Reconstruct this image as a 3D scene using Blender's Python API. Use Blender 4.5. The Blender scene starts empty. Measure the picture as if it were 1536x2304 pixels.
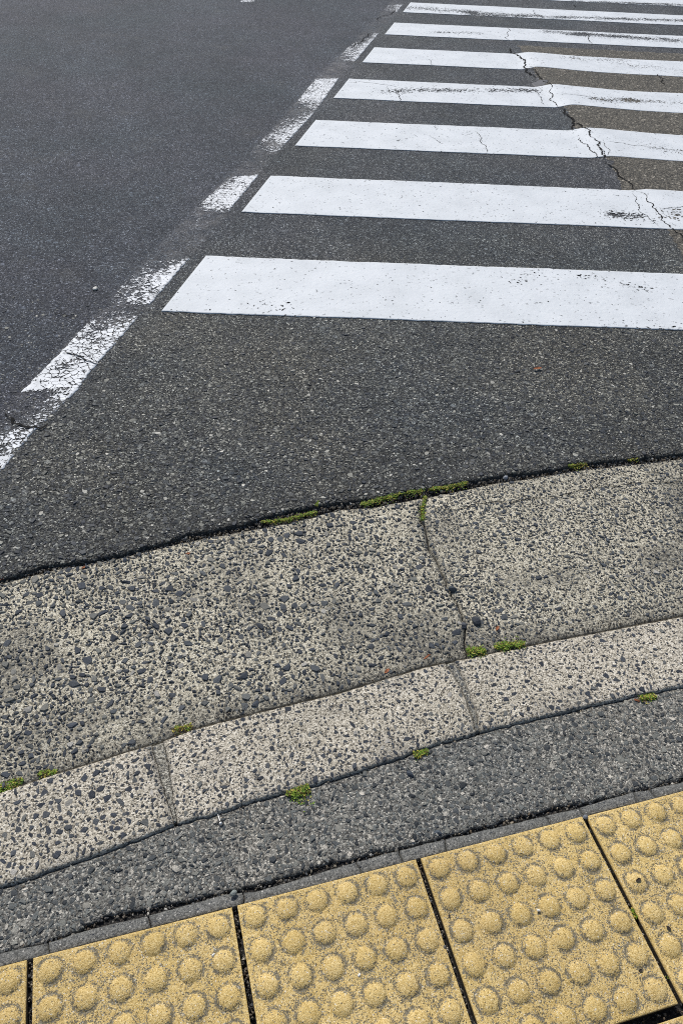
import bpy, math, json
import numpy as np
from mathutils import Matrix, Vector

D = json.loads('''{"road_edge":[[-0.3621,1.3324],[-0.2738,1.3581],[-0.2068,1.3513],[-0.0738,1.3589],[-0.0228,1.3668],[0.0565,1.3871],[0.1679,1.3905],[0.2418,1.4095],[0.3782,1.421],[0.4384,1.4196],[0.5075,1.4181],[0.6641,1.4243],[0.7755,1.4271],[0.8782,1.4326],[1.0282,1.4227],[1.0872,1.4351],[1.2556,1.4224],[1.4135,1.4126]],"apron_far":[[-0.3642,1.3305],[-0.247,1.3466],[-0.1842,1.3479],[-0.0548,1.3608],[0.0537,1.371],[0.2304,1.3799],[0.2967,1.3828],[0.4345,1.4035],[0.5063,1.3926],[0.6495,1.3973],[0.7687,1.4067],[0.8592,1.4142],[0.9855,1.4109],[1.1127,1.4157],[1.2699,1.407],[1.4093,1.4009]],"apron_near":[[-0.3423,0.8163],[-0.2682,0.8286],[-0.0578,0.8527],[-0.0047,0.8641],[0.0893,0.8714],[0.2929,0.8799],[0.3884,0.8899],[0.4778,0.9003],[0.5858,0.9003],[0.7078,0.9013],[0.8434,0.9001],[1.0824,0.8993]],"kerb_far":[[-0.3414,0.8127],[-0.2676,0.8249],[-0.0578,0.8489],[-0.005,0.8593],[0.0886,0.8664],[0.2914,0.8749],[0.3869,0.8858],[0.4756,0.8951],[0.5836,0.8961],[0.7046,0.896],[0.8397,0.8948],[1.077,0.8927]],"kerb_near":[[-0.3343,0.6461],[-0.2667,0.653],[-0.172,0.6645],[-0.1246,0.6721],[-0.0533,0.6846],[0.0075,0.6859],[0.0869,0.6957],[0.1877,0.6986],[0.2447,0.7024],[0.3536,0.7124],[0.4225,0.7221],[0.5237,0.7278],[0.6361,0.7298],[0.7274,0.7305],[0.8769,0.732],[0.9705,0.7294]],"pave_near":[[-0.3317,0.5485],[-0.2805,0.5509],[-0.2248,0.5553],[-0.1674,0.5658],[-0.0782,0.5606],[-0.029,0.5595],[0.0244,0.5569],[0.1163,0.5572],[0.1736,0.5602],[0.2064,0.5596],[0.2956,0.5575],[0.3836,0.5563],[0.4876,0.5574],[0.6001,0.5592],[0.6418,0.5549],[0.7943,0.5527],[0.8583,0.5533]],"strip_far":[[-0.3305,0.544],[-0.2955,0.5441],[-0.2569,0.542],[-0.2012,0.5455],[-0.1001,0.5442],[0.0051,0.5469],[0.0577,0.5393],[0.1504,0.5429],[0.2022,0.5449],[0.2998,0.5473],[0.3994,0.5461],[0.5023,0.5448],[0.6336,0.5416],[0.7424,0.5451],[0.8487,0.5412]],"slab_crack":[[0.6507,1.4005],[0.6494,1.3903],[0.6319,1.3578],[0.6139,1.3166],[0.6128,1.2714],[0.6024,1.2114],[0.6056,1.1805],[0.6032,1.13],[0.6028,1.0948],[0.601,1.0678],[0.6049,1.0372],[0.6007,1.008],[0.5957,0.9747],[0.5793,0.9438],[0.5682,0.9009]],"hair_crack":[[[0.6435,1.3638],[0.685,1.3409],[0.7681,1.3448],[0.8615,1.3292],[0.9811,1.3239],[1.0432,1.3335],[1.1901,1.3286],[1.3267,1.3117],[1.4322,1.3018]]],"kj1l":[[-0.0797,0.8485],[-0.0744,0.8016],[-0.066,0.7438],[-0.0563,0.6846]],"kj1r":[[-0.0575,0.8526],[-0.0555,0.808],[-0.0528,0.7667],[-0.0509,0.6857]],"kj2l":[[0.5169,0.8967],[0.5262,0.8381],[0.5243,0.7744],[0.5163,0.7276]],"kj2r":[[0.5383,0.8963],[0.5413,0.84],[0.535,0.7822],[0.5266,0.7281]],"strip_breaks":[[-0.2588,0.5328],[-0.1105,0.5434],[0.0354,0.5357],[0.2312,0.5338],[0.3035,0.5347],[0.3805,0.5388],[0.576,0.539],[0.6375,0.5406],[0.7458,0.5354],[0.7835,0.5376]],"road_cracks":[[0.018,[[2.983,6.0166],[2.8971,5.7961],[2.8972,5.7065],[2.8373,5.4902],[2.7973,5.3762],[2.7526,5.2332],[2.7267,5.105]]],[0.01,[[2.7973,5.3762],[2.8139,5.2947],[2.7844,5.1861],[2.7471,5.05]]],[0.005,[[2.6302,4.8774],[2.5656,4.6815],[2.5368,4.5742]]],[0.008,[[2.7471,5.05],[2.7227,4.8678]]],[0.009,[[2.7227,4.8678],[2.6667,4.7368],[2.6081,4.5661],[2.6105,4.4852]]],[0.016,[[2.6055,4.5035],[2.602,4.4685],[2.5605,4.2939],[2.5256,4.2],[2.4641,4.0973]]],[0.012,[[2.5256,4.2],[2.5396,4.1742],[2.5395,4.0414],[2.5025,3.9337]]],[0.004,[[2.5025,3.9337],[2.4937,3.8694],[2.5167,3.8448],[2.4911,3.7707],[2.4138,3.6459]]],[0.006,[[2.5071,3.8604],[2.4576,3.7615],[2.4091,3.6465]]],[0.008,[[2.4507,3.985],[2.4319,3.8562],[2.4075,3.7822],[2.374,3.6648]]],[0.011,[[2.4036,3.6276],[2.3876,3.4766],[2.3722,3.3457],[2.3404,3.2238]]],[0.009,[[2.3404,3.2238],[2.3604,3.1872],[2.3127,3.0336],[2.3,2.9588],[2.2661,2.8178],[2.2664,2.7249],[2.2519,2.5947]]],[0.005,[[2.3164,3.2108],[2.2597,3.0577],[2.2282,2.8962],[2.2168,2.8355]]],[0.004,[[2.3288,3.0051],[2.3931,3.0102],[2.456,3.0158]]],[0.01,[[2.5025,3.9337],[2.4587,3.7961],[2.4036,3.6276]]],[0.004,[[2.5425,3.8628],[2.6243,3.8446],[2.7316,3.7799],[2.8133,3.7404],[2.8977,3.6936]]],[0.005,[[1.9307,4.1733],[1.904,4.035],[1.8907,3.9436],[1.8313,3.8143]]],[0.003,[[1.6499,4.1343],[1.6625,4.0669],[1.6792,3.9933]]],[0.003,[[1.7322,4.2912],[1.7424,4.2356]]],[0.004,[[1.4876,5.1948],[1.6487,5.1585],[1.7664,5.076],[1.8199,5.0208]]],[0.006,[[1.8124,5.0414],[1.7398,4.951],[1.7232,4.8577],[1.6983,4.7409]]],[0.004,[[2.2075,5.724],[2.1901,5.6045],[2.1958,5.5334]]],[0.006,[[3.2231,6.6412],[3.1136,6.4128],[3.035,6.1959]]],[0.009,[[3.7635,6.4219],[3.7094,6.2265],[3.6397,6.0415]]],[0.006,[[3.7572,7.3182],[3.6653,7.081]]],[0.006,[[3.4679,7.0528],[3.4681,6.9822]]],[0.008,[[4.2675,7.5393],[4.219,7.4208]]],[0.006,[[3.8392,7.63],[3.8321,7.5497]]],[0.006,[[4.624,7.613],[4.874,7.5659],[4.8609,7.5045]]],[0.012,[[3.6738,5.1815],[3.6003,5.02],[3.5554,4.9165]]],[0.005,[[2.6956,4.705],[2.8232,4.6911],[2.9278,4.6227],[3.0602,4.5891]]],[0.006,[[-0.2203,2.272],[-0.1813,2.2483],[-0.1497,2.2078],[-0.122,2.1841],[-0.1053,2.1782]]],[0.009,[[-0.3767,1.9804],[-0.3515,1.9216],[-0.3107,1.892],[-0.2819,1.8818],[-0.2567,1.9058]]],[0.004,[[-0.2457,2.5387],[-0.1621,2.4859]]],[0.01,[[2.0682,6.5475],[1.9807,6.4055],[1.8313,6.2045],[1.726,6.0387]]],[0.008,[[2.5077,7.3934],[2.3632,7.1474],[2.2288,6.9326]]]],"patch":[[3.0229,6.0704],[2.8365,5.4573],[2.718,5.0775],[2.609,4.5075],[2.463,4.0715],[2.3884,3.6879],[2.4116,3.612],[2.269,3.2458],[2.2236,2.9867],[2.2204,2.7932],[2.1598,2.6245],[2.102,2.4691],[2.002,2.1907],[2.3455,2.0916],[6.0056,5.1806],[5.097,5.5196],[4.2392,5.7486],[3.4806,5.9551]],"heave":[[3.0229,6.0704],[2.8102,5.4011],[2.7089,5.0259],[2.6175,4.5244],[2.4958,4.1449],[2.3899,3.6677],[2.3986,3.4927],[2.3513,3.2387],[2.3107,2.9725],[2.2769,2.7375]],"smear":[[2.6662,5.0557],[2.7451,5.0902],[2.7972,5.0427],[2.7463,4.9645],[2.6577,4.9531]],"line_r":[[-0.4339,1.5931],[-0.3784,1.716],[-0.3003,1.8733],[-0.2508,1.9476],[-0.1867,2.0519],[-0.1228,2.1866],[0.012,2.4395],[0.0754,2.553],[0.2397,2.8715],[0.4645,3.3119],[0.6549,3.6906],[0.8677,4.1012],[1.1364,4.5945],[1.4689,5.2938],[1.6908,5.7086],[2.0924,6.4876],[2.6414,7.556],[2.8791,8.0139]],"line_l":[[-0.5103,1.7852],[-0.465,1.9022],[-0.3897,1.981],[-0.3566,2.0408],[-0.316,2.1116],[-0.2145,2.2973],[-0.121,2.4802],[-0.0323,2.656],[0.1052,2.9226],[0.3257,3.3441],[0.5347,3.7085],[0.7705,4.1836],[0.9654,4.5577],[1.3264,5.3075],[1.5524,5.7201],[1.8657,6.3007],[2.5138,7.5592],[2.7435,8.0156]],"cov":[[1.7193,0.55,0.5,0.7],[1.8223,0.1,0.25,0.8],[1.877,0,0.12,0.75],[1.9136,0.0,0.05,0.4],[1.9324,0.55,0.1,0.65],[1.9514,0.3,0.05,0.4],[2.0007,0,0.05,0.5],[2.0477,0.0,0.2,1],[2.0713,0.1,0.25,1],[2.0844,1,0.95,1],[2.2339,0.95,0.65,0.97],[2.2703,0.95,0.8,0.95],[2.3332,0.92,0.6,0.93],[2.3855,0.7,0.4,0.85],[2.4395,0.55,0.35,0.7],[2.4812,0.25,0.3,0.05],[2.5239,0.0,0.15,0],[2.553,0.0,0.5,0.7],[2.6444,0.3,0.5,0.95],[2.7409,0.3,0.45,1],[2.8432,0.1,0.2,0.85],[2.8786,0,0,0.3],[2.9148,0,0,0],[3.2763,0,0.05,0.0],[3.3209,0.1,0.6,0.6],[3.3898,0.4,0.9,1],[3.4611,0.8,1,1],[3.5601,0.2,1,1],[3.6852,0.2,1,1],[3.7068,0,0,0],[3.9763,0.0,0,0.15],[4.1012,0.2,0.3,0.6],[4.199,0.5,0.65,1],[4.3358,0.25,0.6,0.95],[4.5945,0,0.05,0.6],[4.674,0,0.15,0.5],[4.7559,0.1,0.3,0.8],[4.8403,0.5,0.8,0.95],[5.0629,0.7,0.9,1],[5.2639,0.9,1,1],[5.3137,0,0,0],[5.6747,0,0,0],[5.7315,0,0.3,0.8],[5.9083,0.4,0.5,1],[6.0695,0.6,0.6,0.95],[6.361,0,0,0.8],[6.5019,0,0,0.5],[6.5745,0,0,0],[7.2471,0,0,0],[7.2999,0.2,0.3,0.6],[7.5371,0.3,0.4,0.9],[7.6129,0,0,0]],"frag":[[1.2556,7.7218],[1.3831,7.719],[1.5112,8.0305],[1.3785,8.0321]],"stripe":{"ang":-0.26347,"w":0.4382,"per":0.8758,"y0":2.4222,"lx":-1.0642,"tl":0.2126},"wear":[[0,[[1.3799,2.4845],[1.433,2.4823]],0.05,0.22],[0,[[1.4963,2.5196],[1.5352,2.4861]],0.03,0.25],[0,[[1.6625,2.463],[1.7279,2.4285]],0.03,0.3],[0,[[1.7813,2.3742],[1.8544,2.3242]],0.025,0.5],[0,[[0.868,2.5066],[0.905,2.364]],0.1,0.1],[0,[[0.4371,2.4524],[0.5117,2.4383]],0.04,0.25],[0,[[1.5756,2.1076],[1.814,2.0272]],0.03,0.25],[0,[[0.9928,2.6295],[1.055,2.5076]],0.07,0.12],[1,[[2.1058,2.9808],[2.1744,2.9596]],0.05,0.55],[1,[[2.0729,3.0112],[2.0799,2.9851]],0.03,0.3],[1,[[2.3165,2.9214],[2.4186,2.9549]],0.06,0.35],[2,[[2.7895,3.7628],[2.8945,3.6851]],0.05,0.4],[2,[[1.459,4.1136],[1.4639,4.0914]],0.03,0.12],[2,[[1.8702,4.1483],[1.8658,4.0745]],0.03,0.2],[3,[[1.6708,4.9531],[1.7777,4.9611]],0.06,0.45],[3,[[1.787,4.9892],[2.6089,4.8935]],0.05,0.52],[3,[[2.8935,4.6118],[3.1318,4.604]],0.06,0.45],[3,[[3.1318,4.604],[3.4282,4.533]],0.05,0.4],[3,[[2.9261,4.9008],[2.9994,4.8628]],0.04,0.15],[4,[[3.2235,5.6319],[3.6242,5.5613]],0.06,0.3],[4,[[3.5625,5.4546],[3.9102,5.2437]],0.07,0.22],[4,[[2.9307,5.5937],[2.9669,5.4936]],0.05,0.25],[5,[[3.5047,6.4828],[3.7329,6.3611]],0.07,0.5],[5,[[3.7408,6.376],[4.4702,6.1031]],0.085,0.62],[5,[[2.5838,6.5192],[2.8886,6.4563]],0.05,0.35],[6,[[2.6966,7.4223],[3.1598,7.2599]],0.09,0.5],[6,[[3.1021,7.1179],[4.943,6.8285]],0.07,0.55],[6,[[3.1452,7.2239],[3.6617,7.0965]],0.06,0.4],[7,[[3.9311,7.6637],[5.3318,7.4252]],0.07,0.45],[7,[[4.3507,7.6961],[5.3845,7.5061]],0.05,0.5]],"moss":[[[[0.2311,1.3947],[0.2869,1.3887],[0.3694,1.3983]],0.0085],[[[0.3741,1.4175],[0.3824,1.4327]],0.004],[[[0.4845,1.4014],[0.5449,1.4157],[0.5945,1.4224],[0.6606,1.4221]],0.012],[[[0.6719,1.4196],[0.727,1.4201],[0.7807,1.4247]],0.01],[[[0.6524,1.399],[0.6315,1.3568],[0.6155,1.3151]],0.005],[[[1.0747,1.4324],[1.1281,1.4326]],0.008],[[[1.2476,1.4185],[1.2786,1.4198]],0.006],[[[0.5712,0.9088],[0.6103,0.9019]],0.015],[[[0.6332,0.9085],[0.6998,0.9024]],0.011],[[[-0.0387,0.8697],[-0.0021,0.8707]],0.011],[[[-0.3511,0.8231],[-0.3055,0.8301]],0.012],[[[-0.2794,0.8325],[-0.2483,0.8338]],0.009],[[[0.1412,0.6893],[0.1828,0.6947]],0.014],[[[0.3869,0.7101],[0.4135,0.7112]],0.011],[[[0.8664,0.7219],[0.9025,0.7197]],0.009],[[[0.638,0.3646],[0.6391,0.3502]],0.0035],[[[0.6438,0.2664],[0.645,0.2573]],0.0035],[[[0.8154,1.4544],[0.8357,1.4575]],0.004]],"pts":{"leaf0":[1.1995,1.8888],"leaf1":[0.0454,1.3287],"leaf2":[0.6606,0.9565],"leaf3":[0.3951,0.9048],"leaf4":[-0.1851,1.3368],"leaf5":[0.8607,0.7213],"leaf6":[-0.3609,1.3362],"leaf7":[0.4872,0.9201],"seed":[0.666,0.3984],"bit1":[0.6757,0.3213],"bit2":[0.5995,0.2777],"bit3":[0.3451,0.4238],"peb0":[0.8867,1.4243],"peb1":[0.0225,0.5431],"peb2":[0.637,0.5211],"peb3":[-0.1059,2.6832],"peb4":[0.6072,1.0837],"peb5":[0.6226,0.9845],"peb6":[0.3667,0.6764],"peb7":[0.5933,0.9812],"peb8":[0.4857,0.3958],"peb9":[0.2211,1.4057],"peb10":[0.3784,0.5609],"peb11":[0.3225,0.384],"peb12":[0.1844,0.3786],"peb13":[-0.0213,0.4596],"screw":[0.0208,0.6664],"screw2":[0.0188,0.6834]},"tile0":[-0.2827,0.5232],"pitch":0.30734,"cam":{"f":1781.28,"pitch":0.73349,"roll":0.05434,"h":1.3032,"yaw":0.30053}}''')
sc = bpy.context.scene
col = sc.collection
R = math.radians

# ------------------------------------------------------------------ camera
# x runs along the kerb, y across it towards the far side of the road, metres
cm = D['cam']
p_, r_, yw = cm['pitch'], cm['roll'], cm['yaw']
fw = np.array([0, math.cos(p_), -math.sin(p_)]); rt = np.array([1., 0, 0]); up = np.cross(rt, fw)
r2 = math.cos(r_)*rt + math.sin(r_)*up
u2 = -math.sin(r_)*rt + math.cos(r_)*up
RZ = np.array([[math.cos(yw), math.sin(yw), 0], [-math.sin(yw), math.cos(yw), 0], [0, 0, 1]])
r2, u2, fw = RZ@r2, RZ@u2, RZ@fw
cam_d = bpy.data.cameras.new('camera')
cam = bpy.data.objects.new('camera', cam_d); col.objects.link(cam)
cam.matrix_world = Matrix(((r2[0], u2[0], -fw[0], 0), (r2[1], u2[1], -fw[1], 0), (r2[2], u2[2], -fw[2], cm['h']), (0, 0, 0, 1)))
cam_d.sensor_fit = 'HORIZONTAL'; cam_d.sensor_width = 36; cam_d.lens = 36*cm['f']/1536
cam_d.clip_start = .02; cam_d.clip_end = 500
sc.camera = cam
sc.render.resolution_x = 682; sc.render.resolution_y = 1024

# ------------------------------------------------------------------ light
SUN_EL, SUN_AZ = R(50), R(-8)       # azimuth from +y, towards +x positive
world = bpy.data.worlds.new('World'); sc.world = world; world.use_nodes = True
wn = world.node_tree; wn.nodes.clear()
sky = wn.nodes.new('ShaderNodeTexSky'); sky.sky_type = 'NISHITA'; sky.sun_disc = False
sky.sun_elevation = SUN_EL; sky.sun_rotation = SUN_AZ
bg = wn.nodes.new('ShaderNodeBackground'); bg.inputs[1].default_value = .10
wo = wn.nodes.new('ShaderNodeOutputWorld')
wn.links.new(sky.outputs[0], bg.inputs[0]); wn.links.new(bg.outputs[0], wo.inputs[0])
sun_d = bpy.data.lights.new('sun', 'SUN'); sun_d.energy = 3.6; sun_d.angle = R(.5); sun_d.color = (1, .965, .91)
sun = bpy.data.objects.new('sun', sun_d); col.objects.link(sun)
sdir = Vector((math.sin(SUN_AZ)*math.cos(SUN_EL), math.cos(SUN_AZ)*math.cos(SUN_EL), math.sin(SUN_EL)))
sun.rotation_euler = sdir.to_track_quat('Z', 'Y').to_euler(); sun.location = (0, 8, 10)
sc.view_settings.view_transform = 'Standard'; sc.view_settings.look = 'None'
sc.cycles.use_denoising = False; sc.cycles.pixel_filter_type = 'BLACKMAN_HARRIS'; sc.cycles.filter_width = 1.05
sc.cycles.max_bounces = 4; sc.cycles.transparent_max_bounces = 8
sc.view_settings.exposure = 0.0; sc.view_settings.gamma = 1

# ------------------------------------------------------------------ helpers
def hsh(i, j, seed):
    n = (i.astype(np.int64)*374761393 + j.astype(np.int64)*668265263 + seed*974634777) & 0xffffffff
    n = ((n ^ (n >> 13))*1274126177) & 0xffffffff
    n = n ^ (n >> 16)
    return (n & 0xffffff)/float(0xffffff)
def vnoise(x, y, s, seed=0):
    x = np.asarray(x, float)*s; y = np.asarray(y, float)*s
    x, y = np.broadcast_arrays(x, y)
    i = np.floor(x); j = np.floor(y); fx = x-i; fy = y-j
    fx = fx*fx*(3-2*fx); fy = fy*fy*(3-2*fy)
    a = hsh(i, j, seed); b = hsh(i+1, j, seed); c = hsh(i, j+1, seed); d = hsh(i+1, j+1, seed)
    return (a*(1-fx)+b*fx)*(1-fy)+(c*(1-fx)+d*fx)*fy
def fbm(x, y, s, seed=0, o=3):
    t = 0; a = 1; w = 0
    for k in range(o):
        t = t+a*vnoise(x, y, s*2**k, seed+k*17); w += a; a *= .5
    return t/w

def curve(pts, jag=0, js=60, seed=0):
    p = np.array(pts); o = np.argsort(p[:, 0]); px, py = p[o, 0], p[o, 1]
    def f(u):
        u = np.asarray(u, float)
        v = np.interp(u, px, py)
        if jag: v = v+jag*(fbm(u, u*0+seed*3.3, js, seed)-.5)*2
        return v
    return f

def np_mesh(name, V, groups, mats, attrs=None, smooth=True):
    """groups: list of (faces (n,k) array, material index)"""
    V = np.ascontiguousarray(V, dtype=np.float32)
    me = bpy.data.meshes.new(name)
    me.vertices.add(len(V)); me.vertices.foreach_set('co', V.ravel())
    groups = [g for g in groups if len(g[0])]
    loops = np.concatenate([g[0].ravel() for g in groups]).astype(np.int32)
    starts = []; mi = []; sm = []; pos = 0
    for g in groups:
        n, k = g[0].shape
        starts.append(pos+np.arange(n)*k); mi.append(np.full(n, g[1])); pos += n*k
        sm.append(np.full(n, (g[2] if len(g) > 2 else smooth)))
    starts = np.concatenate(starts).astype(np.int32)
    me.loops.add(len(loops)); me.polygons.add(len(starts))
    me.loops.foreach_set('vertex_index', loops)
    me.polygons.foreach_set('loop_start', starts)
    me.polygons.foreach_set('material_index', np.concatenate(mi).astype(np.int32))
    me.update(calc_edges=True)
    me.polygons.foreach_set('use_smooth', np.concatenate(sm).astype(bool))
    for m in mats: me.materials.append(m)
    for k, a in (attrs or {}).items():
        a = np.asarray(a, np.float32)
        if a.ndim == 1:
            at = me.attributes.new(k, 'FLOAT', 'POINT'); at.data.foreach_set('value', a)
        else:
            at = me.attributes.new(k, 'FLOAT_COLOR', 'POINT')
            at.data.foreach_set('color', np.concatenate([a, np.ones((len(a), 1), np.float32)], 1).ravel())
    me.update()
    return me

def link(name, me, parent=None, loc=None):
    o = bpy.data.objects.new(name, me); col.objects.link(o)
    if parent is not None: o.parent = parent
    if loc is not None: o.location = loc
    return o
def tag(o, label=None, cat=None, group=None, kind=None):
    if label: o['label'] = label
    if cat: o['category'] = cat
    if group: o['group'] = group
    if kind: o['kind'] = kind
    return o
def empty(name, loc=(0, 0, 0)):
    o = bpy.data.objects.new(name, None); col.objects.link(o); o.location = loc; o.empty_display_size = .05
    return o

def grid_faces(n, m, off=0, flip=False):
    i = np.arange(n-1)[:, None]*m+np.arange(m-1)[None, :]
    i = i.ravel()+off
    f = np.stack([i, i+m, i+m+1, i+1], 1)     # rows along x, columns along y -> up facing normal
    return f[:, ::-1] if flip else f

def sheet(U, V, Z, depth=.04):
    """top grid (n,m) plus skirts down on all four sides"""
    n, m = U.shape
    verts = [np.stack([U, V, Z], -1).reshape(-1, 3)]
    fs = [grid_faces(n, m)]
    off = n*m
    idx = np.arange(n*m).reshape(n, m)
    for line, fl in ((idx[:, 0], False), (idx[:, -1], True), (idx[0, :], True), (idx[-1, :], False)):
        b = verts[0][line].copy(); b[:, 2] -= depth
        k = len(line); verts.append(b)
        a = np.arange(k-1)
        f = np.stack([line[:-1], off+a, off+a+1, line[1:]], 1)
        if not fl: f = f[:, ::-1]
        # outward orientation
        fs.append(f[:, ::-1])
        off += k
    return np.concatenate(verts), np.concatenate(fs)

# ------------------------------------------------------------------ node helper
class NT:
    def __init__(s, name):
        s.m = bpy.data.materials.new(name); s.m.use_nodes = True
        s.t = s.m.node_tree; s.t.nodes.clear()
        s.out = s.t.nodes.new('ShaderNodeOutputMaterial')
        s.pos = s.t.nodes.new('ShaderNodeNewGeometry').outputs['Position']
    def n(s, ty, ins=None, **kw):
        nd = s.t.nodes.new('ShaderNode'+ty)
        for k, v in kw.items(): setattr(nd, k, v)
        for k, v in (ins or {}).items(): s.set(nd.inputs[k], v)
        return nd
    def set(s, inp, v):
        if isinstance(v, bpy.types.NodeSocket): s.t.links.new(v, inp)
        else: inp.default_value = v
    def vor(s, scale, feature='F1', rnd=1, vec=None, dim='3D'):
        return s.n('TexVoronoi', {'Vector': vec or s.pos, 'Scale': scale, 'Randomness': rnd}, feature=feature, voronoi_dimensions=dim)
    def noise(s, scale, detail=2, rough=.5, vec=None, dist=0):
        return s.n('TexNoise', {'Vector': vec or s.pos, 'Scale': scale, 'Detail': detail, 'Roughness': rough, 'Distortion': dist}).outputs[0]
    def math(s, op, a, b=0.0, c=None, clamp=False):
        nd = s.n('Math', operation=op, use_clamp=clamp)
        s.set(nd.inputs[0], a); s.set(nd.inputs[1], b)
        if c is not None: s.set(nd.inputs[2], c)
        return nd.outputs[0]
    def mr(s, v, a, b, c=0.0, d=1.0, smooth=False):
        nd = s.n('MapRange', {'Value': v, 'From Min': a, 'From Max': b, 'To Min': c, 'To Max': d})
        if smooth: nd.interpolation_type = 'SMOOTHSTEP'
        return nd.outputs[0]
    def mix(s, f, a, b, mode='MIX'):
        nd = s.n('Mix', data_type='RGBA', blend_type=mode, clamp_factor=True)
        s.set(nd.inputs[0], f); s.set(nd.inputs[6], a); s.set(nd.inputs[7], b)
        return nd.outputs[2]
    def ramp(s, f, stops, mode='LINEAR'):
        nd = s.n('ValToRGB', {'Fac': f}); r = nd.color_ramp; r.interpolation = mode
        while len(r.elements) < len(stops): r.elements.new(.5)
        for e, (p, c) in zip(r.elements, stops):
            e.position = p; e.color = (*c, 1) if len(c) == 3 else c
        return nd.outputs[0]
    def sep(s, c): return s.n('SeparateColor', {0: c}).outputs
    def attr(s, name): return s.n('Attribute', attribute_name=name)
    def bump(s, h, dist, strength=1.0, normal=None):
        nd = s.n('Bump', {'Height': h, 'Distance': dist, 'Strength': strength})
        if normal is not None: s.set(nd.inputs['Normal'], normal)
        return nd.outputs[0]
    def bsdf(s, color, rough=.8, normal=None, spec=.3, **kw):
        b = s.n('BsdfPrincipled', {'Base Color': color, 'Roughness': rough, 'Specular IOR Level': spec})
        if normal is not None: s.set(b.inputs['Normal'], normal)
        for k, v in kw.items(): s.set(b.inputs[k], v)
        return b.outputs[0]
    def done(s, sh): s.t.links.new(sh, s.out.inputs[0]); return s.m

def g(v, t=(1, 1, 1)): return (v*t[0], v*t[1], v*t[2])

def granular(name, s1, stops1, s2, stops2, cover, tint_a, tint_b, bump1, bump2, rough=.8, spec=.35, dirt=(.05, .05, .045), fine_noise=.35, nz=None, wave=0.0):
    """aggregate (scale s1, share cover) sitting in a matrix of fines (scale s2)"""
    t = NT(name)
    warp = t.n('VectorMath', {0: t.noise(s1*1.3, 1), 1: (1, 1, 1)}, operation='MULTIPLY').outputs[0]
    nzv = t.n('TexNoise', {'Vector': t.pos, 'Scale': s1*1.1, 'Detail': 1.0}).outputs[1]
    off = t.n('VectorMath', {0: nzv, 1: (.45/s1,)*3}, operation='MULTIPLY').outputs[0]
    pv = t.n('VectorMath', {0: t.pos, 1: off}, operation='ADD').outputs[0]
    v1 = t.vor(s1, vec=pv); v2 = t.vor(s2)
    c1 = t.sep(v1.outputs['Color']); c2 = t.sep(v2.outputs['Color'])
    col1 = t.ramp(c1[0], stops1); col2 = t.ramp(c2[0], stops2)
    # which cells are stones, and how far the stone reaches
    if isinstance(cover, str): cov = t.attr(cover).outputs['Fac']
    else: cov = cover
    isst = t.math('LESS_THAN', c1[1], cov)
    inner = t.mr(v1.outputs['Distance'], .48, .40)
    st = t.math('MULTIPLY', isst, inner, clamp=True)
    c = t.mix(st, col2, col1)
    fn = t.noise(s2*1.7, 2, .7)
    c = t.mix(1.0, c, t.ramp(fn, [(.3, g(1-fine_noise)), (.7, g(1+fine_noise))]), 'MULTIPLY')
    big = t.noise(2.3, 4, .6)
    c = t.mix(1.0, c, t.mix(t.mr(big, .35, .65), (*tint_a, 1), (*tint_b, 1)), 'MULTIPLY')
    at = t.attr('dirt').outputs['Fac']
    dn = t.math('MULTIPLY', at, t.mr(t.noise(s2*.35, 3, .7), .25, .6), clamp=True)
    c = t.mix(dn, c, (*dirt, 1))
    h1 = t.math('MULTIPLY', st, t.math('ADD', .5, c1[2]))
    h2 = t.math('MULTIPLY', t.math('SUBTRACT', 1.0, v2.outputs['Distance']), t.math('ADD', .3, c2[1]))
    nb = t.bump(h2, bump2)
    nb = t.bump(t.math('MULTIPLY', h1, 1.0), bump1, normal=nb)
    nb = t.bump(t.noise(s1*.4, 2), wave, normal=nb) if wave else nb
    ro = t.math('ADD', rough-.15, t.math('MULTIPLY', c2[2], .3))
    return t.done(t.bsdf(c, ro, nb, spec))

def stone_mat(name, rough=.72, spec=.25, n=.32):
    t = NT(name)
    c = t.attr('col').outputs['Color']
    f = t.noise(700, 3, .65)
    c = t.mix(1.0, c, t.ramp(f, [(.28, g(1-n*1.6)), (.72, g(1+n*1.6))]), 'MULTIPLY')
    sp = t.math('GREATER_THAN', t.noise(1100, 1), .70)
    c = t.mix(t.math('MULTIPLY', sp, .35), c, (.5, .5, .48, 1))
    nb = t.bump(t.noise(900, 2), .0006)
    nb = t.bump(t.noise(220, 2), .0012, normal=nb)
    return t.done(t.bsdf(c, rough, nb, spec))

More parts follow.
